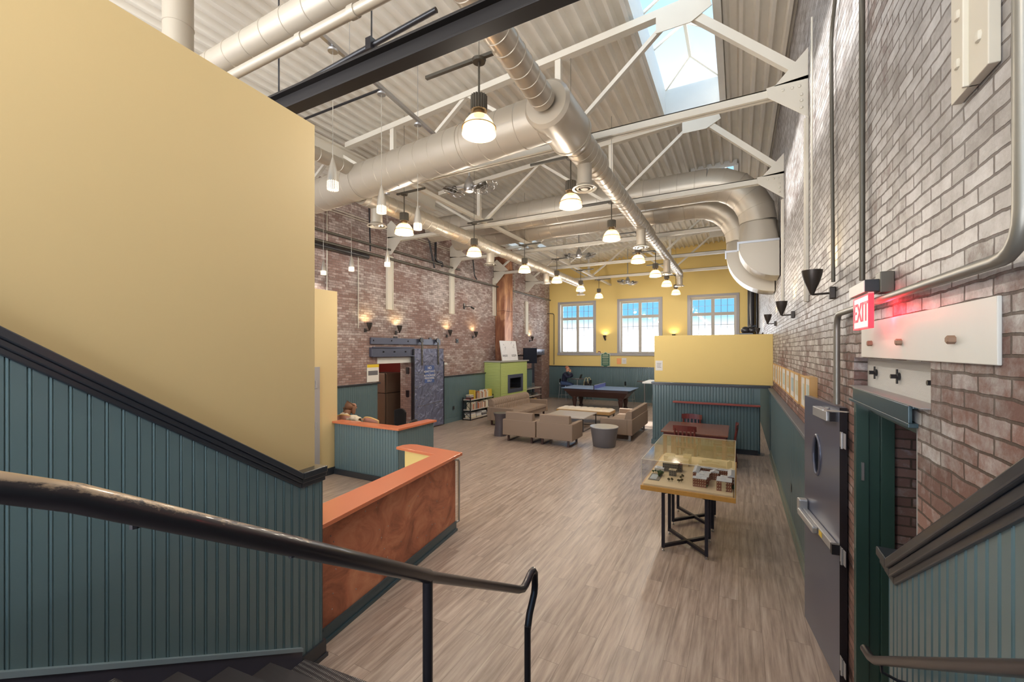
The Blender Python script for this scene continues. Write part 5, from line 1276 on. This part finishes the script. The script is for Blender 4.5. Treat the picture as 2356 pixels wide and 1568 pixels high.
m=MB(); m.box(XL+.01,cx1,cy0,cy1,0,2.0).box(XL+.01,cx1,cy0,cy1,2.004,deck_z(-8.5)-2.05); m.build('copper_sheet',M_COP2,r,bevel=.01)
m=MB(); 
for y in (cy0+.02,cy1-.02): MB().box(cx1,cx1+.012,y-.02,y+.02,.02,4.4).build('corner_seam',M_COP2,r)
r=thing('whiteboard','framed whiteboard with faint marker drawings leaning on the mantel','board',(-8.15,15.16,2.046))
W2=Matrix.Rotation(math.radians(-9),4,'Y')
m=MB(); m.M=W2; m.box(-.012,.012,-.64,.64,0,.78); m.build('panel',paint('board_white',srgb(232,230,232),.25),r)
m=MB(); m.M=W2
for q in ((-.66,-.64,0,.8),(.64,.66,0,.8),(-.64,.64,.78,.80),(-.64,.64,0,.02)): m.box(-.02,.02,*q)
m.build('frame',M_WHT,r)
rnd=random.Random(11); m=MB(); m.M=W2
for bx,bz in ((-.42,.62),(-.36,.55),(.22,.66),(.34,.58),(.46,.64)):
    p=[Vector((.0135,bx,bz))]
    for k in range(7): p.append(p[-1]+Vector((0,rnd.uniform(-.05,.06),rnd.uniform(-.05,.05))))
    m.tube(p,.004,4)
for z in (.17,.20,.23):
    m.tube([(.0135,-.6+1.2*k/12,z+rnd.uniform(-.012,.012)) for k in range(13) if k<5],.008,4); m.tube([(.0135,.15+.4*k/6,z+rnd.uniform(-.012,.012)) for k in range(7)],.008,4)
m.build('marker_lines',M_INK,r)
# TV on stand
r=thing('television','black flat screen on a bracket past the fireplace','television',(-8.15,17.0,2.22),math.radians(-28))
MB().box(-.03,.03,-.36,.36,-.34,.34).build('screen',paint('screen_black',srgb(26,30,42),.5,var=.02,spec=.15),r,bevel=.006)
MB().box(-.07,-.03,-.2,.2,-.1,.1).tube([(-.06,0,0),(-.528,-.282,0)],.03,8).build('bracket',M_BLK,r)
r=thing('media_shelf','low black metal shelf of equipment beyond the fireplace','shelf',(-8.42,17.35,0))
for z in (.0+.04,.38,.72): MB().box(-.22,.24,-.8,.95,z,z+.025).build('shelf_board',M_GWOOD,r)
for x in(-.2,.22):
    for y in (-.78,.93): MB().box(x-.014,x+.014,y-.014,y+.014,0,.74).build('upright',M_BLK,r)
m=MB(); m.bar((-.2,.93,.06),(.22,.93,.4),.01,.01).bar((.22,.93,.06),(-.2,.93,.4),.01,.01); m.build('cross_brace',M_BLK,r)
r=thing('framed_photo','small grey frame standing on the media shelf','frame',(-8.4,17.9,.745)); m=MB(); m.M=Matrix.Rotation(-.2,4,'Y'); m.box(-.01,.01,-.13,.13,0,.2); m.build('frame',M_SLV,r)
r=thing('keyboard','grey keyboard on the media shelf','keyboard',(-8.35,17.3,.745)); MB().box(-.08,.08,-.2,.2,0,.03).build('body',M_SLV,r,bevel=.005)
rnd=random.Random(4)
for k in range(6):
    y=16.75+.24*k; h=rnd.uniform(.05,.13); tag(MB().box(-8.58,-8.3,y,y+.19,.405,.405+h).build('media_box',[M_BLK,M_DGR,M_SLV][k%3],bevel=.004),'electronics box on the middle level of the media shelf','box','electronics on the media shelf')
tag(MB().box(-8.5,-8.28,17.7,18.0,.065,.25).build('storage_box',M_OAK,bevel=.01),'tan box on the bottom level of the media shelf','box')
# far left doorway
struct(MB().box(XL-.46,XL-.40,18.5,19.6,0,2.2).build('door_2',paint('slate_door',srgb(66,74,92),.35,var=.05)))
struct(MB().box(XL-.4,XL+.02,18.42,18.5,0,2.2).box(XL-.4,XL+.02,18.5,18.6,2.1,2.2).build('door_2_frame',M_NAVY))
r=thing('door_lintel','grey steel lintel over the far doorway in the left wall','lintel',(XL,18.2,2.2)); MB().box(0,.07,0,1.6,.02,.30).build('beam_face',M_NAVY,r,bevel=.004)
for y in (.5,.9,1.3): MB().ball((.07,y,.16),.025,n=8).build('bolt',M_BLK,r)
# ---------------------------------------------------------------- bookshelf and books
bx0,bx1,by0_,by1_=-8.62,-8.28,12.48,14.02
r=thing('bookshelf','low black metal bookshelf against the green panelling, left of the fireplace','bookshelf')
for z in (.04,.34,.70): MB().box(bx0,bx1,by0_,by1_,z,z+.03).build('shelf_board',M_GWOOD,r)
for x in (bx0+.012,bx1-.012):
    for y in (by0_-.005,by1_+.005): MB().box(x-.014,x+.014,y-.014,y+.014,0,.80).build('upright',M_BLK,r)
for y in (by0_-.005,by1_+.005):
    for z0,z1 in ((.07,.34),(.37,.70)): m=MB(); m.bar((bx0,y,z0),(bx1,y,z1),.010,.012).bar((bx1,y,z0),(bx0,y,z1),.010,.012); m.build('cross_brace',M_BLK,r)
BC={'cream':srgb(226,214,186),'white':srgb(226,224,222),'brown':srgb(128,90,66),'dark':srgb(60,52,66),'red':srgb(150,66,54),'yellow':srgb(222,190,70),'orange':srgb(206,130,80),'grey':srgb(150,146,146),'teal':srgb(96,128,128)}
BM={k:paint('book_'+k,v,.6,var=.05) for k,v in BC.items()}
M_PG=paint('book_pages',srgb(232,224,204),.8)
def book(h,t,d,c):
    m=MB(); m.box(-d,0,0,t,0,h); m.m=1; m.box(-d+.004,-.006,.003,t-.003,h-.001,h+.0012); return m.build('book',[BM[c],M_PG],bevel=.0015,seg=1)
rnd=random.Random(21); protos={}
def putbook(x,y,z,h,t,c,d,label,group,rot=None):
    key=(c,round(h,2)); 
    if key not in protos: protos[key]=book(round(h,2),.03,d,c); o=protos[key]
    else: o=protos[key].copy(); C.objects.link(o)
    o.scale=(1,t/.03,1); o.location=(x,y,z); tag(o,label,'book',group)
    if rot: o.rotation_euler=rot
    return o
cols=['cream','white','brown','dark','red','cream','orange','grey','cream','white','brown']
y=by0_+.42
while y<by1_-.08:
    t=rnd.uniform(.016,.042); h=rnd.choice([.19,.21,.23,.25,.27]); c=rnd.choice(cols) if y<by1_-.35 else rnd.choice(['yellow','cream','yellow'])
    putbook(bx1-.03,y,.73,h,t,c,.17,c+'-spined book standing on top of the black bookshelf','upright books on top of the bookshelf'); y+=t+.001
y=by0_+.04
while y<by1_-.06:
    t=rnd.uniform(.018,.045); h=rnd.choice([.19,.21,.23,.25]); c=rnd.choice(cols)
    if not(.35<y-by0_<.43): putbook(bx1-.03,y,.37,h,t,c,.17,c+'-spined book standing on the middle shelf of the bookshelf','upright books on the middle shelf')
    y+=t+.001
z=.73
for k,c in enumerate(['red','dark','brown','white','dark','cream']):
    t=rnd.uniform(.02,.032); o=tag(MB().box(0,.17,0,.24,0,t).build('book',BM[c],bevel=.002),('bottom','second','third','fourth','fifth','topmost')[k]+' book of the flat pile at the left end of the bookshelf top','book','flat book pile on the bookshelf')
    o.location=(bx0+.1+rnd.uniform(-.01,.01),by0_+.04+rnd.uniform(0,.02),z); z+=t+.0005
tag(MB().box(bx0+.05,bx0+.30,by0_+.32,by0_+.36,.73,1.04).build('book',BM['yellow'],bevel=.002),'large bright yellow book standing beside the flat pile','book')
for q in range(4):
    z=.07
    for k in range(5):
        t=rnd.uniform(.025,.045); c=rnd.choice(['white','grey','white','dark','cream']); o=tag(MB().box(0,.26,0,.30,0,t).build('book',BM[c],bevel=.002),c+' book or binder lying in the piles on the bottom shelf','book','stacks on the bottom shelf')
        o.location=(bx0+.05+rnd.uniform(-.01,.02),by0_+.06+q*.37+rnd.uniform(-.02,.02),z); z+=t+.0005
# ---------------------------------------------------------------- right wall hardware
r=thing('steel_plate','white painted steel plate bolted on the brick above the right door','plate',(XR,2.66,2.45))
MB().box(-.012,0,-.81,.83,0,.215).build('plate',M_WHT,r,bevel=.003)
for y in (-.52,.06,.58): M=Matrix.Rotation(-PI/2,4,'Y'); MB().lathe([(.016,0),(.016,.02),(.012,.024),(0,.024)],(-.012,y,.085),6,M,smooth=False).build('bolt',paint('rust_bolt',srgb(150,120,100),.6) if y==-.52 else bpy.data.materials['rust_bolt'],r)
r=thing('timber_board','whitewashed timber with black bolts recessed over the door','board',(XR+.075,3.05,2.25))
MB().box(-.004,.004,-.64,.68,.0,.192).build('board',paint('white_timber',srgb(206,208,208),.6,var=.08,stretch=(1,1,14),bump=.3),r)
for y in (-.5,.02,.46): m=MB(); M=Matrix.Rotation(-PI/2,4,'Y'); m.lathe([(.022,0),(.022,.012),(.012,.016),(.012,.04),(0,.04)],(-.004,y,.1),8,M,smooth=False); m.box(-.02,-.012,y-.006,y+.006,.06,.14); m.build('bolt',M_BLK,r)
r=thing('door_lintel','blue-green steel lintel over the right doorway','lintel',(XR,3.1,2.145)); MB().box(-.035,.5,-.56,.62,.0,.02).box(-.035,-.02,-.56,.50,.02,.10).box(-.02,.5,-.56,.60,.085,.1).build('steel_angle',M_BLU,r,bevel=.003); MB().box(-.03,.07,-.69,.64,.1005,.106).build('ledge_strip',M_WFR,r)
# frame
M_DKG=paint('dark_green_frame',srgb(48,74,68),.35,var=.05,coat=.3)
m=MB(); y=3.70
m.box(.70,.77,3.64,y,0,2.14).box(.77,.83,3.66,y,0,2.14).box(.83,.90,3.63,y,0,2.14).box(.78,.84,2.6,3.66,2.08,2.14)
struct(m.build('door_3_frame',M_DKG,bevel=.003))
struct(MB().box(.72,.86,2.555,2.60,0,2.14).build('door_3_jamb',paint('pale_jamb',srgb(150,158,164),.4)))
tag(MB().box(.728,.742,3.628,3.6395,1.62,1.74).build('strike_plate',M_SLV),'small steel plate on the green door frame','plate')
# door leaf, open against the wall
ax,ay=.70,3.90; bx,by=.588,4.80
ang=math.atan2(by-ay,bx-ax)
r=thing('door','dark slate open door with an oval window and push bar, right side','door',(ax-.045,ay,0),ang)
# local: +x along leaf, y=0 visible face towards room (+y side)
Lf=math.hypot(bx-ax,by-ay)
M_LEAF=paint('slate_door_leaf',srgb(100,104,124),.3,metal=.35,var=.1,scale=2,coat=.3)
m=MB()
# leaf with an elliptical window: ring of quads
cx_,cz_,ea,eb=.54,1.60,.095,.165
n=40
def leafface(y,flip):
    vs=[];N=n
    for j in range(N):
        a=2*PI*j/N; c,s=math.cos(a),math.sin(a); vs.append((cx_+ea*c,y,cz_+eb*s))
    for j in range(N):
        a=2*PI*j/N; c,s=math.cos(a),math.sin(a)
        k=min((Lf-cx_)/c if c>1e-6 else 9e9,(0-cx_)/c if c<-1e-6 else 9e9,(2.07-cz_)/s if s>1e-6 else 9e9,(.01-cz_)/s if s<-1e-6 else 9e9)
        vs.append((cx_+c*k,y,cz_+s*k))
    fs=[(j,(j+1)%N,N+(j+1)%N,N+j) for j in range(N)]
    cor=[(0,.01),(Lf,.01),(Lf,2.07),(0,2.07)]
    # corners
    for (X,Z) in cor:
        a=math.atan2(Z-cz_,X-cx_)%(2*PI); j=int(a/(2*PI/N)); vs.append((X,y,Z)); fs.append((N+j,N+(j+1)%N,len(vs)-1))
    if flip: fs=[f[::-1] for f in fs]
    return vs,fs
for y,fl in ((0,True),(-.045,False)):
    m.add(*leafface(y,fl))
m.box(0,Lf,-.045,-.0001,.009,.0101).box(0,Lf,-.0449,-.0001,2.0699,2.0702)
m.add([(0,0,.01),(0,-.045,.01),(0,-.045,2.07),(0,0,2.07)],[(0,3,2,1)]).add([(Lf,0,.01),(Lf,-.045,.01),(Lf,-.045,2.07),(Lf,0,2.07)],[(0,1,2,3)])
m.build('door_leaf',M_LEAF,r)
MB().box(-.002,0,-.046,.001,.01,2.07).build('edge_strip',M_BLK,r)
rim=MB(); pts=[(cx_+(ea+.0)*math.cos(2*PI*k/40),0,cz_+(eb)*math.sin(2*PI*k/40)) for k in range(41)]
rim.tube(pts,.014,10,caps=False); rim.tube([(p[0],-.045,p[2]) for p in pts],.012,8,caps=False); rim.build('window_ring',M_NAVY,r)
rim=MB(); N=40
vs=[(cx_+ea*math.cos(2*PI*k/N),0,cz_+eb*math.sin(2*PI*k/N)) for k in range(N)]+[(cx_+ea*math.cos(2*PI*k/N),-.045,cz_+eb*math.sin(2*PI*k/N)) for k in range(N)]
rim.add(vs,[(k,(k+1)%N,N+(k+1)%N,N+k) for k in range(N)],True); rim.build('window_reveal',M_BLK,r)
rim=MB(); rim.add([(p[0],-.022,p[2]) for p in vs[:N]]+[(p[0],-.026,p[2]) for p in vs[:N]],[tuple(range(N)),tuple(range(2*N-1,N-1,-1))]); rim.build('window_glass',M_GLS,r)
M_ALU=paint('aluminium',srgb(188,188,190),.35,metal=.55,var=.03)
cl=MB().box(.08,.42,.0,.062,1.955,2.03).build('closer_body',M_ALU,r,bevel=.005)
MB().box(.04,.08,.0,.05,1.96,2.03).build('closer_end',M_BLK,cl)
MB().bar((.10,.05,2.045),(-.02,.10,2.05),.02,.008).bar((-.02,.10,2.05),(-.16,-.0,2.06),.018,.008).lathe([(0,2.03),(.016,2.03),(.016,2.055),(0,2.055)],(.12,.04,0),12).build('closer_arm',M_ALU,cl)
pb=MB().prism([(.005,0),(.07,0),(.062,.055),(.012,.055)],.05,.80,'x')
pb=MB(); pb.box(.03,.82,.0,.045,.99,1.055); b_=pb.build('push_bar_rail',M_ALU,r,bevel=.008)
MB().box(.34,.80,.045,.085,.995,1.05).build('push_pad',M_ALU,b_,bevel=.01)
MB().box(.78,.86,.0,.075,1.0,1.13).build('latch_head',M_ALU,b_,bevel=.012)
MB().box(.24,.31,.045,.048,1.005,1.045).build('warning_label',BM['yellow'],b_)
MB().box(-.005,.03,.0,.05,.985,1.06).build('end_cap',M_BLK,b_)
for z in (.20,1.0,1.84):
    h=MB(); h.box(-.0,.0,0,0,0,0); h=MB(); h.box(-.055,.0,-.004,-.002,z-.055,z+.055) 
    h=MB(); h.box(-.05,-.003,-.004,.0,z-.055,z+.055).box(-.105,-.06,-.006,-.002,z-.055,z+.055).tube([(-.055,.004,z-.06),(-.055,.004,z+.06)],.008,10); h.build('hinge',M_ALU,r)
# exit sign
r=thing('exit_sign','lit red EXIT sign mounted on the right brick wall','sign',(XR-.09,3.06,2.705),PI/2)
# local: +x = world +y ; local +y = world -x (towards room)
MB().box(-.17,.15,-.012,.012,-.088,.088).build('panel',emit('sign_face',(.9,.62,.60),.55),r,bevel=.003)
M_REDL=emit('exit_red',(1,.03,.05),1.0)
m=MB(); 
for q in ((-.17,.15,-.092,-.084),(-.17,.15,.084,.092),(-.176,-.168,-.092,.092),(.148,.156,-.092,.092)): m.box(q[0],q[1],-.010,.014,q[2],q[3])
m.build('lit_edge',M_REDL,r)
text('EXIT',.155,'lettering',M_REDL,r,(-.01,.014,-.004),(PI/2,0,PI),.0015)
MB().box(-.18,.16,-.05,.03,.1,.165).build('housing',M_BLK,r,bevel=.003)
MB().box(-.18,.16,.03,.034,.1,.16).build('housing_front',M_WHT,r)
MB().box(-.165,.145,-.012,.012,.088,.102).build('bracket',M_WHT,r)
MB().box(-.20,-.11,-.088,-.03,.09,.20).build('junction_box',M_DGR,r,bevel=.004)
light('exit_glow','POINT',(-.22,-.045,-.02),1.6,(1,.02,.04),r,.02)
# picture frames on the right wall
rnd=random.Random(9)
M_PIC=[paint('picture_%d'%k,srgb(*c),.5,var=.25,scale=9) for k,c in enumerate(((190,204,196),(200,206,190),(214,208,180),(176,196,200),(206,196,170)))]
ord_=['nearest','second','third','fourth','fifth','sixth','seventh','eighth','ninth','tenth']
ys=[(5.30,5.68,.07),(5.78,6.50,.022),(6.63,7.15,.03),(7.2,7.78,.022),(7.85,8.43,.022),(8.5,9.18,.022),(9.25,9.67,.022),(9.75,10.2,.022),(10.3,10.8,.022),(10.9,11.5,.022)]
for k,(ya,yb,dp) in enumerate(ys):
    w=yb-ya; h=.395 if k else .36
    r=thing('picture_frame','light wood box frame on the right brick wall, '+('nearest the open door' if k==0 else ord_[k]+' from the open door'),'frame',(XR,(ya+yb)/2,1.785 if k else 1.85),0,'row of light wood frames')
    m=MB(); t=.022
    for q in ((-w/2,-w/2+t,0,h),(w/2-t,w/2,0,h),(-w/2+t,w/2-t,0,t),(-w/2+t,w/2-t,h-t,h)): m.box(-dp,-.0005,*q)
    m.build('wood_frame',M_OAK,r,bevel=.002)
    MB().box(-dp+.010,-.001,-w/2+t,w/2-t,t,h-t).build('mat_board',M_PAPER,r); MB().box(-dp+.008,-dp+.0098,-w/4,w/4,h*.25,h*.75).build('picture',M_PIC[k%5],r)
    MB().box(-dp+.003,-dp+.005,-w/2+t,w/2-t,t,h-t).build('glazing',M_GLS,r)
# outlets
for x,y,z,l in ((XW-.004,7.2,.48,'outlet plate low on the right green panelling'),(XW-.004,4.75,.6,'switch plate on the right panelling beside the open door')):
    tag(MB().box(x-.004,x,y-.035,y+.035,z,z+.115).build('outlet_plate',M_CAP,bevel=.002),l,'outlet')
tag(MB().box(XL+.055,XL+.06,12.0,12.08,.42,.54).build('outlet_plate',M_CAP,bevel=.002),'outlet plate on the left panelling beside the bookshelf','outlet')
# ---------------------------------------------------------------- far wall bits
r=thing('wall_sign','dark green scalloped sign on the end wall between two windows','sign',(XY(1394,YF),YF-.065,2.0))
poly=[(-.23,-.33),(-.15,-.33),(0,-.39),(.15,-.33),(.23,-.33),(.23,.28),(.14,.29),(0,.37),(-.14,.29),(-.23,.28)]
MB().prism(poly,-.004,.012,'y').build('border',paint('sign_cream',srgb(206,212,180),.5),r)
MB().prism([(x*.88,z*.93) for x,z in poly],-.010,-.003,'y').build('panel',paint('sign_green',srgb(62,104,84),.5),r)
m=MB()
for k,(z,w,h) in enumerate(((.24,.13,.022),(.17,.15,.03),(.09,.16,.03),(.02,.13,.012),(-.03,.15,.012),(-.08,.12,.012),(-.13,.15,.012),(-.18,.14,.012),(-.24,.12,.012))):
    for i in range(7): m.box(-w+2*w*i/7+.004,-w+2*w*(i+1)/7-.004,-.012,-.0095,z,z+h)
m.build('lettering',bpy.data.materials['sign_cream'],r)
tag(MB().box(-.10,.10,-.006,0,-.14,.14).build('flyer',paint('flyer_orange',srgb(240,164,110),.7),loc=(XY(1424,YF),YF,1.92)),'orange flyer taped to the yellow end wall','flyer')
r=thing('flyer','white flyer with faint print beside the orange flyer','flyer',(XY(1436,YF),YF,1.94)); MB().box(-.11,.11,-.006,0,-.14,.14).build('sheet',M_PAPER,r); MB().box(-.07,.07,-.008,-.006,.02,.03).box(-.07,.07,-.008,-.006,-.05,-.04).build('lettering',M_INK,r)
r=thing('fire_alarm','small red fire alarm box beneath the first window','alarm',(XY(1379,YF),YF,2.32)); MB().box(-.06,.06,-.04,0,-.07,.08).build('box',paint('alarm_red',srgb(120,60,50),.5),r,bevel=.005); MB().box(-.03,.03,-.045,-.04,-.03,.04).build('label',M_PAPER,r)
tag(MB().tube([(XY(1728,20.3),20.3,0),(XY(1728,20.3),20.3,5.2)],.13,16).build('flue_pipe',M_BLK),'black vertical flue pipe at the right end of the yellow wall','pipe')
tag(MB().tube([(XY(1741,20.3),20.4,0),(XY(1741,20.3),20.4,6.2)],.05,10).build('flue_pipe',M_BLK),'thin black vertical pipe in the right corner beside the flue','pipe')
r=thing('air_blower','black lumpy blower unit resting on top of the yellow partition','machine',(.20,PY+.08,2.862))
m=MB(); m.ball((-.06,0,.10),.10,.08,.09,16).ball((.08,0,.10),.09,.075,.08,16).box(-.19,.1,-.06,.06,0,.03).tube([(.0,0,.16),(.16,0,.20)],.03,10); m.build('blower_body',M_BLK,r)
MB().tube([(.0,0,.18),(.06,0,.20)],.06,12).build('collar',M_DGR,r)
tag(MB().box(-2.35,-2.03,PY+.3,PY+1.3,1.56,1.60).box(-2.03,-1.9,PY+.18,PY+1.3,0,1.6).build('side_counter',M_WHT,bevel=.004),'white counter edge jutting out behind the partition corner','counter')
# ---------------------------------------------------------------- booth: seated person and chairs
def cafe(x,y,rz,label,mat,pad,z=1.08):
    r=thing('cafe_chair',label,'chair',(x,y,0),rz,'chairs in the booth')
    MB().box(-.24,.24,-.22,.22,.42,.47).build('seat',pad,r,bevel=.02,seg=3)
    m=MB(); n=10
    F=[];B=[]
    for i in range(n+1):
        u=-1+2*i/n
        for z_ in (.58,.8,z-.05*u*u): F.append((u*.25,-.24-.05*(1-u*u),z_)); B.append((u*.25,-.265-.05*(1-u*u),z_))
    o=len(F); fs=[]
    for i in range(n):
        for j in range(2):
            a=i*3+j; fs+=[(a,a+1,a+4,a+3),(o+a,o+a+3,o+a+4,o+a+1)]
        a=i*3+2; fs.append((a,o+a,o+a+3,a+3)); a=i*3; fs.append((a,a+3,o+a+3,o+a))
    for j in range(2): fs.append((j,o+j,o+j+1,j+1)); a=n*3+j; fs.append((a,a+1,o+a+1,o+a))
    m.add(F+B,fs,True); m.build('backrest',pad,r,bevel=.004)
    m=MB(); q=[(-.25,-.25,.5)]+[((-1+2*i/10)*.26,-.255-.05*(1-(-1+2*i/10)**2),z+.012-.05*(-1+2*i/10)**2) for i in range(11)]+[(.25,-.25,.5)]; m.tube(q,.016,8); m.build('back_frame',mat,r)
    for sx in (-1,1):
        for sy in (-1,1): MB().tube([(sx*.21,sy*.19,.43),(sx*.24,sy*.23,0)],.014,8).build('leg',mat,r)
    return r
M_PINK=paint('pink_vinyl',srgb(196,142,124),.5); M_MESH=paint('black_mesh',srgb(30,28,30),.8)
cafe(-7.30,6.50,.15,'tan wood-framed chair with pinkish back, draped with a cream cardigan','x' and M_OAK,M_PINK,1.12)
cafe(-6.50,6.50,-.2,'tan wood-framed chair with pinkish back behind the orange ledge',M_OAK,M_PINK,1.12)
cafe(-7.28,7.55,PI*.9,'black mesh-backed chair in the booth before the refrigerator',M_BLK,M_MESH,1.04)
cafe(-6.62,7.2,PI*.6,'low black round-backed chair behind the orange ledge corner',M_BLK,M_MESH,.93)
r=thing('booth_table','small dark table inside the booth','table',(-7.3,7.0,0)) if 0 else None
P=thing('person','person with long brown hair and a cream cardigan leaning forward in the booth','person',(-8.05,6.72,0),-.5)
M_CARD=paint('cream_cardigan',srgb(214,200,176),.9,var=.08,scale=20,bump=.3)
V=[(0,0,.52),(0,.03,.68),(0,.08,.84),(0,.15,.98),(0,.2,1.05),(.1,0,.5),(-.1,0,.5),(.17,.13,.97),(.22,.3,.82),(.12,.48,.84),(-.17,.13,.97),(-.22,.3,.82),(-.12,.48,.84)]
skin('cardigan',V,[(0,1),(1,2),(2,3),(3,4),(0,5),(0,6),(3,7),(7,8),(8,9),(3,10),(10,11),(11,12)],[.16,.155,.16,.14,.06,.12,.12,.075,.056,.046,.075,.056,.046],M_CARD,P)
V=[(0,.0,.52),(.1,.02,.51),(.13,.40,.52),(.12,.44,.25),(.12,.42,.08),(-.1,.02,.51),(-.13,.40,.52),(-.12,.44,.25),(-.12,.42,.08)]
skin('trousers',V,[(0,1),(1,2),(2,3),(3,4),(0,5),(5,6),(6,7),(7,8)],[.13,.1,.07,.055,.045,.1,.07,.055,.045],M_JEAN,P)
V=[(0,.19,1.03),(0,.25,1.10),(0,.29,1.16),(0,.31,1.22),(0,.31,1.25),(0,.365,1.10),(0,.40,1.14)]
skin('head',V,[(0,1),(1,2),(2,3),(3,4),(1,5),(2,6)],[.05,.058,.085,.082,.05,.036,.017],M_SKIN,P)
M_HAIR=paint('brown_hair',srgb(140,100,74),.55,var=.35,scale=30,stretch=(8,8,1))
V=[(0,.27,1.27),(0,.23,1.22),(.05,.2,1.12),(.07,.16,1.02),(.08,.14,.93),(-.05,.2,1.12),(-.07,.16,1.02),(-.08,.14,.93),(.06,.30,1.2),(.08,.31,1.1),(.09,.3,1.0),(-.06,.30,1.2),(-.08,.31,1.1),(-.09,.3,1.0)]
skin('hair',V,[(0,1),(1,2),(2,3),(3,4),(1,5),(5,6),(6,7),(0,8),(8,9),(9,10),(0,11),(11,12),(12,13)],[.10,.11,.085,.075,.05,.085,.075,.05,.05,.045,.03,.05,.045,.03],M_HAIR,P)
for s in (1,-1):
    hand(P,(.1*s,.55,.84),(-.1*s,1,-.1),(0,.1,1),(-1*s,0,0),M_SKIN)
    MB().ball((.12*s,.48,.05),.045,.12,.045,12).build('shoe',M_BLK,P)
    MB().ball((s*.032,.385,1.165),.011,n=8).build('eye',M_BLK,P); MB().ball((.088*s,.29,1.16),.012,.022,.03,8).build('ear',M_SKIN,P)
MB().ball((0,.40,1.105),.024,.008,.006,8).build('mouth',bpy.data.materials['lip'],P)
c=thing('cardigan','cream cardigan draped over the chair back behind the orange ledge','garment',(-7.08,6.27,1.09))
m=MB(); n=10; F=[];B=[]
for i in range(n+1):
    u=-1+2*i/n
    for j in range(9):
        w=j/8; z=(.045-(w-.5)**2*.1) if 2<=j<=6 else (.0-.06*abs(w-.5)*8+.18)
        yy=(w-.5)*.16; wob=.014*math.sin(u*9+j)
        F.append((u*.19,yy+wob*(1 if yy>0 else -1),z-.05*u*u)); 
fs=[(i*9+j,(i+1)*9+j,(i+1)*9+j+1,i*9+j+1) for i in range(n) for j in range(8)]
m.add(F,fs,True); o=m.build('fabric',M_CARD,c); sm=o.modifiers.new('thick','SOLIDIFY'); sm.thickness=.012
